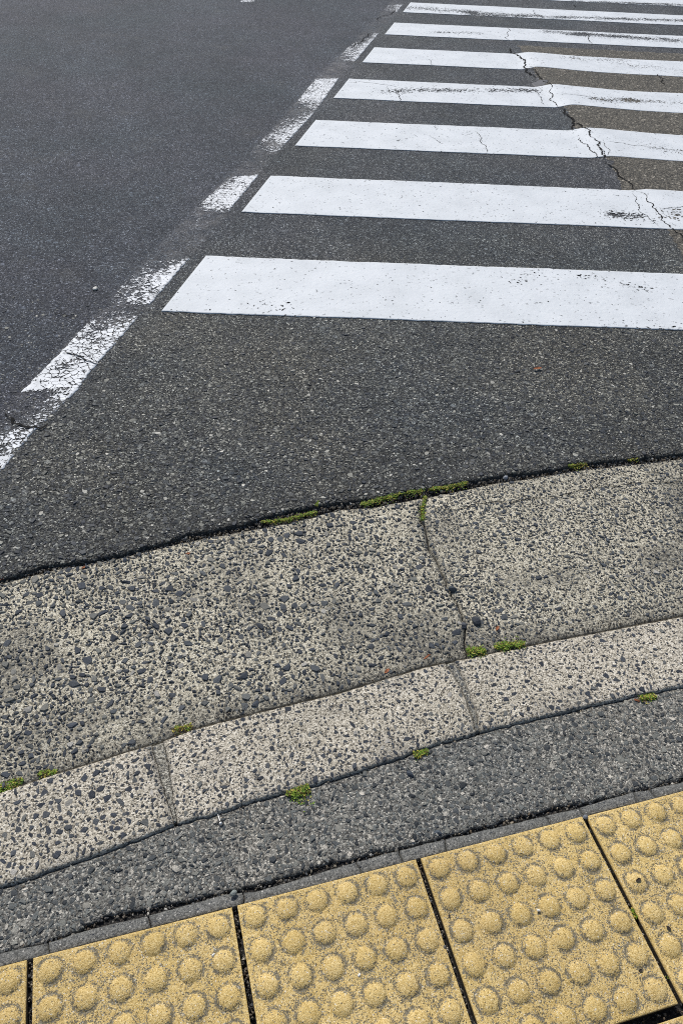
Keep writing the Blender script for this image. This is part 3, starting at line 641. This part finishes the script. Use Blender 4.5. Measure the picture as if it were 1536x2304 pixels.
masked_sheet('worn_marking', D['frag'], .012, lambda U, V: road_z(U, V)+.0045, M_OLDP, None, {'wear': .3})
tag(bpy.data.objects['worn_marking'], 'small worn scrap of white paint alone at the top border, left of the zebra bars', 'road marking')

# ------------------------------------------------------------------ cracks on the road (jagged flat strips, their shade painted black)
def jag_path(pts, rng, step=.02, amp=.3):
    p = [np.array(q, float) for q in pts]
    while True:
        out = [p[0]]; ch = False
        for a, b in zip(p[:-1], p[1:]):
            d = np.hypot(*(b-a))
            if d > step:
                m = (a+b)/2; n = np.array([-(b-a)[1], (b-a)[0]])
                m = m+n*(rng.random()-.5)*amp; out += [m, b]; ch = True
            else: out.append(b)
        p = out
        if not ch: return np.array(p)
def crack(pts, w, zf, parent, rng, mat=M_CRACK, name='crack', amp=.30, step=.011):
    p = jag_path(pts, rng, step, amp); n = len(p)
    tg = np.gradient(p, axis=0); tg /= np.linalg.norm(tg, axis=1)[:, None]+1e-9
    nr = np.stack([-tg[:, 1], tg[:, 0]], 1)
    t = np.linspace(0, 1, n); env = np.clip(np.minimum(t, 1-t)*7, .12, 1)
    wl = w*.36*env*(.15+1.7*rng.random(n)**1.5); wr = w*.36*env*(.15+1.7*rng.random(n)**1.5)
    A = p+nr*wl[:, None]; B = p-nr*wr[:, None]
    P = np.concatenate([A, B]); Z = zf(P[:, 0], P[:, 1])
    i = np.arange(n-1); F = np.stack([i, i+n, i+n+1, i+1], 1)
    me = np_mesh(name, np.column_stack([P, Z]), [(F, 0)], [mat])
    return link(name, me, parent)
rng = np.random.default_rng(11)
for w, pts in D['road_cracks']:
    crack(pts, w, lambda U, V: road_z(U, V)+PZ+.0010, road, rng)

# ------------------------------------------------------------------ kerbside strips
def crack_u(pts):
    p = np.array(pts); o = np.argsort(p[:, 1]); p = p[o]
    return lambda v: np.interp(v, p[:, 1], p[:, 0])
def slab(name, u0f, u1f, v0f, v1f, z, mats, rng_seed, nstones, rmed, rsig, rmin, rmax, covf, dirtf, label, cat, group,
         step=.004, round_=.004, rough=.0008, zslope=0.0, round1=None, ramp=SLATE, hgt=.0011, dens=None, depth=.035, undul=.0012):
    rng = np.random.default_rng(rng_seed)
    ua = float(np.mean([u0f(v) for v in (v0f(u0f(1.)), v1f(u0f(1.)))])); ub = float(np.mean([u1f(v) for v in (v0f(u1f(1.)), v1f(u1f(1.)))]))
    n = max(8, int((min(ub, 1.9)-max(ua, -.9))/step)); m = max(8, int(abs(v1f((max(ua, -.9)+min(ub, 1.9))/2)-v0f((max(ua, -.9)+min(ub, 1.9))/2))/step))
    s = np.linspace(0, 1, n); t = np.linspace(0, 1, m)
    if ua < -2: s = np.concatenate([[0, .5, .8], np.linspace(.9, 1, n)]) if False else s
    T_, Sg = np.meshgrid(t, s)
    # two passes: v depends on u, u on v
    Ug = ua+(ub-ua)*Sg; Vg = v0f(Ug)+(v1f(Ug)-v0f(Ug))*T_
    for _ in range(3):
        Ug = u0f(Vg)+(u1f(Vg)-u0f(Vg))*Sg
        Vg = v0f(Ug)+(v1f(Ug)-v0f(Ug))*T_
    W = (v1f(Ug)-v0f(Ug))
    dv0 = T_*W; dv1 = (1-T_)*W; du = np.minimum(Ug-u0f(Vg), u1f(Vg)-Ug)
    de = np.minimum(np.minimum(dv0, dv1), du)
    def zf(U, V, de_):
        return z+zslope*(V-v0f(U))+undul*(fbm(U, V, 9, 101)-.5)*2+rough*(fbm(U, V, 110, 103)-.5)*2-round_*np.exp(-de_/.004)*(.5+fbm(U, V, 50, 107))
    Z = zf(Ug, Vg, de)
    V_, F = sheet(Ug, Vg, Z, depth)
    def pad(a): return np.concatenate([a.ravel(), a[:, 0], a[:, -1], a[0, :], a[-1, :]])
    dirt = np.clip(dirtf(Ug, dv0, dv1, du), 0, 1); cov = np.clip(covf(Ug, Vg), 0, 1)
    attrs = {'dirt': pad(dirt), 'stones': pad(cov)}
    radii = np.sort(np.clip(rng.lognormal(math.log(rmed), rsig, nstones), rmin, rmax))[::-1]
    lo, hi = max(Ug.min(), -.8), min(Ug.max(), 1.75)
    def inside(u, v, r):
        return v-r*.75 > v0f(u) and v+r*.75 < v1f(u) and u-r*.7 > u0f(v) and u+r*.7 < u1f(v)
    S = scatter(rng, lo, hi, Vg.min(), Vg.max(), inside, radii, dens=dens)
    d0 = np.minimum(np.minimum(S[:, 1]-v0f(S[:, 0]), v1f(S[:, 0])-S[:, 1]), np.minimum(S[:, 0]-u0f(S[:, 1]), u1f(S[:, 1])-S[:, 0]))
    zz = zf(S[:, 0], S[:, 1], d0)-.0004
    st = make_stones(rng, S[:, 0], S[:, 1], zz, S[:, 2], hgt*(.35+rng.random(len(S)))+.05*S[:, 2], pick(rng, ramp, len(S)), tilt=.2)
    me = combine((V_, F), st, mats, name, attrs)
    o = link(name, me)
    if label: tag(o, label, cat, group)
    return o
const = lambda c: (lambda v: np.asarray(v, float)*0+c)
cr = crack_u(D['slab_crack']); crk = np.array(D['slab_crack'])
def crackL(v): return cr(v)-.0022-.0022*(fbm(np.asarray(v, float), np.asarray(v, float)*0+4, 70, 5))
def crackR(v): return cr(v)+.0016+.0030*(fbm(np.asarray(v, float), np.asarray(v, float)*0+9, 60, 6))
def crackL(v): v = np.asarray(v, float); return cr(v)-.0008-.0028*fbm(v, v*0+4, 90, 5)+.007*(fbm(v, v*0+6.7, 80, 27)-.5)+.010*(fbm(v, v*0+1.7, 28, 25)-.5)
def crackR(v): v = np.asarray(v, float); return cr(v)+.0005+.0028*fbm(v, v*0+9, 90, 6)+.007*(fbm(v, v*0+6.7, 80, 27)-.5)+.010*(fbm(v, v*0+1.7, 28, 25)-.5)
def apron_dirt(U, d0, d1, du):
    band = .034+.024*fbm(U, U*0, 6, 41)
    return .80*np.exp(-(d0/band)**2)+.8*np.exp(-d1/.006)+.5*np.exp(-du/.006)+1.6*np.clip(fbm(U, d0, 6, 43)-.50, 0, 1)*2
SL_APRON = [(0, (.032, .038, .048)), (.4, (.054, .062, .074)), (.65, (.088, .095, .098)), (.84, (.150, .150, .132)), (.96, (.20, .19, .165)), (1, (.38, .36, .32))]
slab('gutter_slab', const(-3), crackL, cAn, cAf, -.009, [M_APRON, M_STONE], 21, 42000, .0029, .56, .0013, .0135,
     lambda U, V: .30+0*U, apron_dirt, 'pale concrete gutter slab left of the crack, thick with large dark slate stones', 'concrete slab', 'concrete gutter slabs along the road', ramp=SL_APRON, hgt=.0024, undul=.002, rough=.0012,
     dens=lambda u, v: np.interp(u, [-.4, .1, .5, .7], [.85, .72, .55, .5])*(.12+1.75*float(fbm(u, v, 9, 5, 2))**1.4)*min(1, .12+(max(0, v-float(cAn(u)))/.04)**1.5))
slab('gutter_slab', crackR, const(3), cAn, cAf, -.009, [M_APRON, M_STONE], 22, 36000, .0025, .52, .0012, .0100,
     lambda U, V: .30+0*U, apron_dirt, 'pale concrete gutter slab right of the crack, with smaller evenly scattered dark stones', 'concrete slab', 'concrete gutter slabs along the road', ramp=SL_APRON, hgt=.0020, undul=.002,
     dens=lambda u, v: .56*(.15+1.75*float(fbm(u, v, 9, 6, 2))**1.4)*min(1, .1+(max(0, v-float(cAn(u)))/.045)**1.5))
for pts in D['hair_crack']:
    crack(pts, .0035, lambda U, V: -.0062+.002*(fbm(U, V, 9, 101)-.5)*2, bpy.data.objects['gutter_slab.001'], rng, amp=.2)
def rough_end(f, sd):
    return lambda v: f(v)+.0028*(fbm(np.asarray(v, float), np.asarray(v, float)*0+sd, 70, sd)-.5)*2
k1l, k1r, k2l, k2r = [rough_end(crack_u(D[q]), i+3) for i, q in enumerate(('kj1l', 'kj1r', 'kj2l', 'kj2r'))]
def kerb_dirt(U, d0, d1, du):
    return .35*np.exp(-d0/.010)+.45*np.exp(-d1/.004)+.5*np.exp(-du/.005)+.8*np.clip(fbm(U, d0, 12, 47)-.5, 0, 1)*2
kw = dict(ramp=[(0, (.026, .031, .040)), (.5, (.042, .049, .062)), (.8, (.068, .074, .080)), (.95, (.15, .15, .135)), (1, (.42, .39, .34))], hgt=.0007, undul=.0008, rough=.0006, round_=.003, depth=.04)
slab('kerb_stone', const(-3), k1l, cKn, cKf, -.006, [M_KERB, M_STONE], 31, 9000, .0030, .58, .0012, .0110, lambda U, V: .10+0*U, kerb_dirt,
     'flush kerb stone at the left, stained grey with many large dark stones', 'kerb stone', 'flush kerb stones', dens=lambda u, v: .6*(.3+1.3*float(vnoise(u, v, 16, 9))), **kw)
slab('kerb_stone', k1r, k2l, cKn, cKf, -.006, [M_KERB, M_STONE], 32, 9000, .0026, .52, .0011, .0085, lambda U, V: .08+0*U, kerb_dirt,
     'middle kerb stone, pinkish cream concrete between the two mortar joints', 'kerb stone', 'flush kerb stones', dens=lambda u, v: (.18+1.0*max(math.exp(-(v-float(cKn(u)))/.035), .7*math.exp(-(float(cKf(u))-v)/.02)))*(.4+1.1*float(vnoise(u, v, 16, 3))), **kw)
slab('kerb_stone', k2r, const(3), cKn, cKf, -.006, [M_KERB, M_STONE], 33, 12000, .0026, .54, .0011, .0100, lambda U, V: .10+0*U, kerb_dirt,
     'kerb stone on the right, its near edge blending into the old grey asphalt', 'kerb stone', 'flush kerb stones', dens=lambda u, v: (.18+1.0*max(math.exp(-(v-float(cKn(u)))/.035), .7*math.exp(-(float(cKf(u))-v)/.02)))*(.4+1.1*float(vnoise(u, v, 16, 4))), **kw)
off = lambda f, d: (lambda v: f(v)+d)
nod = lambda U, d0, d1, du: .3*np.exp(-du/.002)+0*U
slab('mortar_joint', off(k1l, .0012), off(k1r, -.0010), lambda u: cKn(u)+.004, lambda u: cKf(u)-.003, -.0075, [M_JOINT, M_STONE], 41, 120, .002, .3, .0012, .004, lambda U, V: .2+0*U, nod,
     'narrow grey mortar joint between the left and middle kerb stones', 'mortar joint', 'mortar joints between kerb stones', step=.003, round_=.001, hgt=.0003)
slab('mortar_joint', off(k2l, .0012), off(k2r, -.0008), lambda u: cKn(u)+.004, lambda u: cKf(u)-.003, -.0072, [M_JOINT, M_STONE], 42, 900, .0032, .4, .0013, .0065, lambda U, V: .2+0*U, nod,
     'stone-studded mortar joint between the middle and right kerb stones', 'mortar joint', 'mortar joints between kerb stones', step=.003, round_=.001, hgt=.0003)
def pave_dirt(U, d0, d1, du): return .6*np.exp(-d0/.006)+.25*np.exp(-d1/.004)
pv = slab('pavement', const(-3), const(3), cP, lambda u: cKn(u)-.0022, -.0115, [M_PAVE, M_STONE], 51, 30000, .0027, .50, .0012, .0085, lambda U, V: .4+0*U, pave_dirt, None, None, None,
     ramp=[(0, (.024, .028, .032)), (.25, (.055, .061, .064)), (.6, (.12, .126, .118)), (.86, (.21, .205, .175)), (1, (.55, .50, .42))], hgt=.0013, undul=.0016, rough=.0016, round_=.0025,
     dens=lambda u, v: np.interp(u, [-.3, .2, .6, 1], [1, .9, .8, .7]))
tag(pv, kind='structure')

# mortar strip along the tiles, cracked into pieces
strip = empty('mortar_strip', (0, TILE_V, 0))
tag(strip, 'narrow grey mortar strip cracked into pieces along the far edge of the yellow tiles', 'mortar strip')
brk = [-3]+[b[0] for b in sorted(D['strip_breaks'])]+[3]
for i in range(len(brk)-1):
    sl = .15*((i % 3)-1)
    def mk(u_, s_, d_):
        return lambda v: u_+d_+(np.asarray(v, float)-TILE_V)*s_+.003*(fbm(np.asarray(v, float), np.asarray(v, float)*0+u_, 90, 3)-.5)*2
    a = mk(brk[i], .15*(((i+2) % 3)-1), .0012) if i else const(-3)
    b = mk(brk[i+1], sl, -.0012) if i < len(brk)-2 else const(3)
    o = slab('segment', a, b, const(TILE_V+.0016), cM, -.007+.0008*((i*7) % 3-1), [M_MORT, M_STONE], 60+i, 250, .0016, .3, .001, .003, lambda U, V: .2+0*U,
             lambda U, d0, d1, du: .5*np.exp(-d1/.003)+.3*np.exp(-du/.003), None, None, None, step=.004, round_=.002, hgt=.0003, undul=.0008)
    o.location = (0, -TILE_V, 0); o.parent = strip

# ------------------------------------------------------------------ tactile tiles
def tile_mesh():
    n = 101; e = np.array([0, .0012, .003]); a = .15+(np.concatenate([e, np.linspace(.006, .294, 96), .30-e[::-1]])-.15)*.9935
    X, Y = np.meshgrid(a, a, indexing='ij')
    d = np.minimum(np.minimum(X, .3-X), np.minimum(Y, .3-Y))
    Z = -.0018*np.exp(-d/.0012)+.0004*(fbm(X, Y, 60, 7)-.5)*2
    Vt, F = sheet(X, Y, Z, .045)
    Vt[:, 0] += 0; return np_mesh('tile', Vt, [(F, 0)], [M_TILE])
def dome_mesh(seed):
    rs = np.array([0, .003, .006, .009, .0115, .0135, .015, .0162, .0172, .0182, .0195]); K = 36
    rg = np.random.default_rng(seed); ph = rg.random()*6
    vs = [(0, 0, .0062)]; 
    for r in rs[1:]:
        q = r/.0176
        z = .0062*max(0, 1-q**2.4)**.80 if q < 1 else 0
        z += .0003*math.exp(-((r-.0180)/.0012)**2)
        if r > .0190: z = -.0012
        for k in range(K):
            an = 2*math.pi*k/K; rr = r*(1+.015*math.sin(2*an+ph)+.008*math.sin(5*an+ph*2))
            vs.append((rr*math.cos(an), rr*math.sin(an), z))
    tri = np.array([(0, 1+k, 1+(k+1) % K) for k in range(K)])
    q = []
    for i in range(len(rs)-2):
        for k in range(K):
            a0 = 1+i*K+k; a1 = 1+i*K+(k+1) % K; q.append((a0, a0+K, a1+K, a1))
    return np_mesh('dome', np.array(vs), [(tri, 0), (np.array(q), 0)], [M_DOME])
tm = tile_mesh(); dms = [dome_mesh(i) for i in range(4)]
tx0, ty0 = D['tile0']; pt = D['pitch']
tile_info = [(-1, 0, 'yellow dotted tactile tile at the lower left corner, only its right edge in view'),
 (0, 0, 'yellow dotted tactile tile on the left, beside the corner sliver'),
 (1, 0, 'yellow dotted tactile tile in the middle of the row, with a scuffed tan dome'),
 (2, 0, 'big yellow dotted tile right of centre, its near right corner in view'),
 (3, 0, 'yellow dotted tile at the right border with a dark husk on one dome'),
 (2, 1, 'yellow tile sliver at the bottom right corner, beyond the black joint'),
 (3, 1, 'yellow tile of the next row wholly outside the bottom right corner'),
 (4, 0, 'yellow dotted tile wholly outside the right border'), (-2, 0, 'yellow dotted tile wholly outside the left border'),
 (1, 1, 'yellow tile of the next row wholly below the middle tile'), (0, 1, 'yellow tile of the next row wholly below the left tile')]
rgt = np.random.default_rng(3)
for ti, (i, j, lab) in enumerate(tile_info):
    t = empty('tactile_tile', (tx0+i*pt+.00, ty0-.30-j*(pt+.006), .0+.0006*rgt.standard_normal()))
    t.rotation_euler = (rgt.standard_normal()*.002, rgt.standard_normal()*.002, rgt.standard_normal()*.0015)
    tag(t, lab, 'tactile tile', 'yellow tactile paving tiles')
    link('slab', tm, t)
    for a in range(6):
        for b in range(6):
            d = link('dome', dms[int(rgt.integers(4))], t, (.025+.05*a, .025+.05*b, .0))
            worn = .92+.12*rgt.random()
            d.scale = (1, 1, worn); d.rotation_euler = (0, 0, rgt.random()*6)

# ------------------------------------------------------------------ moss, leaves, pebbles, screw
moss_labels = [
 'yellow-green moss strip in the road joint, left of centre', 'tiny green sprout standing at the right end of the left moss strip',
 'longest bright green moss strip at the top of the slab crack', 'yellow-green moss strip right of the slab crack along the road joint',
 'moss creeping down the top of the slab crack', 'thin yellowish moss on the road joint, farther right',
 'small brownish moss tuft on the road joint nearest the right border', 'round green moss clump at the foot of the slab crack, by the right mortar joint',
 'flat bright green moss clump right of the one under the slab crack', 'dull olive moss clump on the kerb joint above the left mortar joint',
 'green moss clump on the kerb joint at the left border', 'moss clump with a bright leaf on the kerb joint, right of the border clump',
 'green moss clump on the grey pavement below the middle kerb stone', 'small moss clump under the near edge of the middle kerb stone, farther right',
 'moss tuft on the near edge of the right kerb stone by the right border', 'upper moss speck in the joint between the two right yellow tiles',
 'lower moss speck in the joint between the two right yellow tiles', 'tiny moss speck at the road edge beside the long strip']
dull = {5: .6, 6: .6, 9: .8, 14: .3, 3: .3, 0: .25, 7: .2, 11: .2}
for k, (path, hw) in enumerate(D['moss']):
    rg = np.random.default_rng(100+k)
    p = np.array(path); L = np.concatenate([[0], np.cumsum(np.hypot(*np.diff(p, axis=0).T))])
    base = p.mean(0)
    hw = hw*1.1; N = int(np.clip(L[-1]*hw*2*700000, 60, 1500))
    tt = rg.random(N)*L[-1]; env = np.sqrt(np.clip(1-(2*tt/L[-1]-1)**4, .05, 1))
    env = env*(.35+.9*vnoise(tt, tt*0, 55, k))
    cx = np.interp(tt, L, p[:, 0]); cy = np.interp(tt, L, p[:, 1])
    lat = rg.standard_normal(N)*.42*hw*env*(1+1.6*(rg.random(N) < .16)); lat = lat+hw*.5*(vnoise(tt, tt*0+7, 40, k+50)-.5)
    dx, dy = p[-1]-p[0]; dd = math.hypot(dx, dy)+1e-9
    cx = cx-dy/dd*lat-base[0]; cy = cy+dx/dd*lat-base[1]
    z0 = -.004 if k not in (12, 13, 14, 9, 10, 11) else -.008
    if k in (15, 16): z0 = -.006
    if k == 1: z0 = .0
    hz = z0-.004+rg.random(N)*.006*np.exp(-(lat/hw)**2)
    ang = rg.random(N)*6.283; ln = .0018+.0026*rg.random(N); wd = ln*.42; pit = .05+.7*rg.random(N)
    d3 = np.stack([np.cos(ang)*np.cos(pit), np.sin(ang)*np.cos(pit), np.sin(pit)], 1); s3 = np.stack([-np.sin(ang), np.cos(ang), 0*ang], 1)
    B = np.stack([cx, cy, hz], 1); nrm = np.cross(d3, s3)
    v0_ = B; v1_ = B+d3*(ln*.5)[:, None]+s3*wd[:, None]; v2_ = B+d3*ln[:, None]-nrm*(ln*.15)[:, None]; v3_ = B+d3*(ln*.5)[:, None]-s3*wd[:, None]
    V = np.stack([v0_, v1_, v2_, v3_], 1).reshape(-1, 3)
    F = np.arange(N*4).reshape(N, 4)
    t = rg.random(N)[:, None]; du_ = dull.get(k, .1)
    c = (1-t)*np.array([.05, .14, .012])+t*np.array([.32, .46, .045])
    yl = (rg.random(N) < .18+du_*.3)[:, None]; c = np.where(yl, np.array([.62, .52, .10])*(.6+.6*rg.random((N, 1))), c)
    br = (rg.random(N) < .14+du_*.35)[:, None]; c = np.where(br, np.array([.12, .075, .03]), c)
    me = np_mesh('moss_clump', V, [(F, 0, False)], [M_MOSS], {'col': np.repeat(c, 4, 0)})
    tag(link('moss_clump', me, None, (base[0], base[1], 0)), moss_labels[k], 'moss', 'moss clumps in the joints')

def leaf(name, loc, L, W, mat, lab, cat, seed, rz, curl=.5):
    rg = np.random.default_rng(seed); n, m = 9, 5
    a = np.linspace(-1, 1, n); b = np.linspace(-1, 1, m); A, Bb = np.meshgrid(a, b, indexing='ij')
    w = W*.5*np.sqrt(np.clip(1-A**2, .02, 1))*(1+.25*(vnoise(A, A*0, 3, seed)-.5))
    X = A*L*.5; Y = Bb*w; Z = .0012+curl*(Bb**2)*w*.7+.3*(A**2)*L*.12+.0006*(fbm(A, Bb, 2.5, seed)-.5)
    c, s = math.cos(rz), math.sin(rz)
    P = np.stack([X*c-Y*s, X*s+Y*c, Z], -1).reshape(-1, 3); P2 = P.copy(); P2[:, 2] -= .0005
    F = grid_faces(n, m); F2 = grid_faces(n, m, n*m, True)
    me = np_mesh(name, np.concatenate([P, P2]), [(F, 0), (F2, 0)], [mat])
    return tag(link(name, me, None, loc), lab, cat)
Pn = D['pts']
for k, L, W, z, rz, lab in [('leaf0', .030, .011, .004, .1, 'rusty dry leaf scrap lying alone on the road before the zebra bars'),
  ('leaf1', .013, .006, -.0095, .2, 'red-brown leaf bit on the left gutter slab near the road joint'),
  ('leaf2', .014, .006, -.0095, .8, 'orange leaf bit on the gutter slab above the round moss clump'),
  ('leaf3', .015, .007, -.010, .6, 'brown leaf bit against the kerb joint of the middle kerb stone'),
  ('leaf4', .012, .006, -.0095, .4, 'orange leaf crumb on the left gutter slab close to the road joint'),
  ('leaf5', .012, .005, -.011, -.6, 'brown leaf bit beside the moss tuft on the right kerb stone'),
  ('leaf6', .012, .006, -.006, .3, 'red leaf crumb in the road joint at the left border'),
  ('leaf7', .022, .0035, -.0095, .5, 'thin straw-brown stalk on the gutter slab above the middle kerb stone')]:
    leaf('dry_leaf', (*Pn[k], z), L, W, M_LEAF, lab, 'leaf', hash(lab) % 97 if False else len(lab), rz)
for k, L, W, z, rz, lab in [('seed', .010, .005, .0055, .2, 'dark seed husk resting on a dome of the right-hand yellow tile'),
  ('bit1', .009, .004, .0005, -1.1, 'dark husk lying flat between domes at the right border'),
  ('bit2', .006, .004, .0005, .1, 'small dark husk near the near right corner of the big yellow tile'),
  ('bit3', .005, .003, .0005, 1.2, 'tiny dark husk between domes beside the second tile joint')]:
    leaf('seed_husk', (*Pn[k], z), L, W, M_TWIG, lab, 'husk', len(lab), rz, .9)

def pebble(key, r, z, c, lab, seed, flat=.7):
    import bmesh
    rg = np.random.default_rng(seed); bm = bmesh.new(); bmesh.ops.create_icosphere(bm, subdivisions=2, radius=1)
    ax = rg.standard_normal((7, 3)); ax /= np.linalg.norm(ax, axis=1)[:, None]; cut = .62+.25*rg.random(7)
    for v in bm.verts:
        p = np.array(v.co)
        for a, q in zip(ax, cut):
            d = p@a
            if d > q: p = p-a*(d-q)
        v.co = Vector(p*np.array([1, .72, flat])*r)
    me = bpy.data.meshes.new('pebble'); bm.to_mesh(me); bm.free()
    at = me.attributes.new('col', 'FLOAT_COLOR', 'POINT'); at.data.foreach_set('color', np.tile(np.array([*c, 1.], np.float32), len(me.vertices)))
    me.materials.append(M_STONE)
    o = link('pebble', me, None, (*Pn[key], z)); o.rotation_euler = (0, 0, rg.random()*3); return tag(o, lab, 'pebble')
pebble('peb0', .0085, -.006, (.30, .31, .33), 'pale blue-grey pebble wedged in the road joint right of the moss', 1)
pebble('peb1', .0065, -.001, (.22, .24, .22), 'greenish grey pebble on the mortar strip above the second tile joint', 2, .5)
pebble('peb2', .0060, -.002, (.16, .17, .19), 'grey pebble at the top of the joint between the two right tiles', 3)
pebble('peb3', .0120, .004, (.62, .60, .54), 'single whitish stone chip on the dark road left of the worn line', 4, .5)
pebble('peb4', .0105, -.007, (.065, .075, .085), 'square dark stone block standing on the slab crack', 5, .9)
pebble('peb5', .0135, -.008, (.040, .045, .055), 'large black stone chunk at the lower end of the slab crack', 6, .8)
pebble('peb6', .0085, -.010, (.055, .065, .08), 'dark loose stone on the grey asphalt under the middle moss clump', 7)
pebble('peb7', .0090, -.009, (.075, .08, .09), 'dark stone just left of the black chunk at the slab crack', 8)
pebble('peb8', .0030, .0045, (.72, .70, .64), 'tiny white grit grain on a dome of the big yellow tile', 9)
pebble('peb9', .0060, -.007, (.26, .28, .29), 'light grey pebble at the left tip of the left moss strip', 10)
pebble('peb10', .0075, -.012, (.07, .085, .10), 'blue-black pebble at the ragged near edge of the grey asphalt', 11)
pebble('peb11', .0030, .0008, (.15, .14, .12), 'small dark grain between domes near the second tile joint', 12)
pebble('peb12', .0032, .0008, (.80, .77, .70), 'white grit grain in the middle yellow tile near the bottom border', 13)
pebble('peb13', .0032, .0008, (.80, .78, .72), 'white grit grain in the left yellow tile below its domes', 14)

def screw():
    import bmesh
    a = np.array(Pn['screw']); b = np.array(Pn['screw2'])
    e = empty('screw', (a[0], a[1], -.0095)); tag(e, 'small steel screw lying on the grey asphalt under the left mortar joint', 'screw')
    d = b-a; L = float(np.hypot(*d)); az = math.atan2(d[1], d[0])
    def lathe(name, prof, K, mat, rot, loc=(0, 0, 0)):
        vs = []; 
        for x, r in prof:
            for k in range(K): vs.append((x, r*math.cos(6.2832*k/K), r*math.sin(6.2832*k/K)))
        q = [(i*K+k, i*K+(k+1) % K, (i+1)*K+(k+1) % K, (i+1)*K+k) for i in range(len(prof)-1) for k in range(K)]
        me = np_mesh(name, np.array(vs), [(np.array(q), 0)], [mat]); o = link(name, me, e, loc); o.rotation_euler = rot; return o
    prof = [(.001, .0)]+[(.001+i*.0006, .0016+(.0005 if i % 2 else 0)) for i in range(int(L/.0006))]+[(L+.002, .0)]
    lathe('shank', prof, 12, M_STEEL, (0, .12, az))
    lathe('washer', [(-.0002, .0), (-.0002, .0052), (.0010, .0055), (.0018, .0045), (.0018, 0)], 24, M_DSTEEL, (0, .9, az))
    lathe('head', [(-.0042, 0), (-.0040, .0015), (-.0034, .0026), (-.0018, .0036), (-.0003, .0038), (-.0003, 0)], 24, M_STEEL, (0, .9, az))
screw()

# grit lying in the joints
def grit():
    rg = np.random.default_rng(77); pts = []
    for i in range(5):
        u = tx0+i*pt-(pt-.30)/2
        for _ in range(150): pts.append((u+(rg.random()-.5)*.006, TILE_V-rg.random()*.33, -.016+.008*rg.random(), .0009+.0022*rg.random()**2))
    for _ in range(1800):
        u = -.45+1.6*rg.random(); pts.append((u, float(cP(u))-.002+(rg.random()-.3)*.016, -.018+.003*rg.random(), .001+.0028*rg.random()**2))
    for _ in range(2600):
        u = -.45+2.0*rg.random(); pts.append((u, float(cR(u))-.001-(rg.random()**1.5)*.018, -.0135+.004*rg.random(), .001+.003*rg.random()**2))
    for _ in range(500):
        u = -.4+1.2*rg.random(); pts.append((u, float(cKn(u))-.004-abs(rg.standard_normal())*.006, -.014+.002*rg.random(), .001+.002*rg.random()**2))
    for _ in range(260):
        u = tx0+rg.random()*1.2; pts.append((u, TILE_V-.30-.006+(rg.random()-.5)*.008, -.016+.004*rg.random(), .001+.002*rg.random()**2))
    for _ in range(900):      # silt and grit washed against the kerb and strewn over the gutter
        u = -.45+1.7*rg.random(); pts.append((u, float(cAn(u))+.002+abs(rg.standard_normal())*.014, -.0082, .0006+.0018*rg.random()**2))
    for _ in range(500):
        u = -.45+1.9*rg.random(); pts.append((u, .87+.55*rg.random(), -.0080, .0006+.0016*rg.random()**2))
    P = np.array(pts)
    cols = pick(rg, [(0, (.03, .03, .03)), (.3, (.08, .085, .09)), (.5, (.13, .095, .06)), (.7, (.16, .15, .13)), (.88, (.24, .20, .14)), (1, (.55, .52, .46))], len(P))
    V, Q, T, C = make_stones(rg, P[:, 0], P[:, 1], P[:, 2], P[:, 3], P[:, 3]*.8, cols, K=6, depth=.002, tilt=.4)
    me = np_mesh('joint_grit', V, [(Q, 0, False), (T, 0, False)], [M_STONE], {'col': C})
    tag(link('joint_grit', me), 'loose dark grit lying in the joints between road, slabs and tiles', 'grit', kind='stuff')
grit()
print('objects', len(bpy.data.objects))
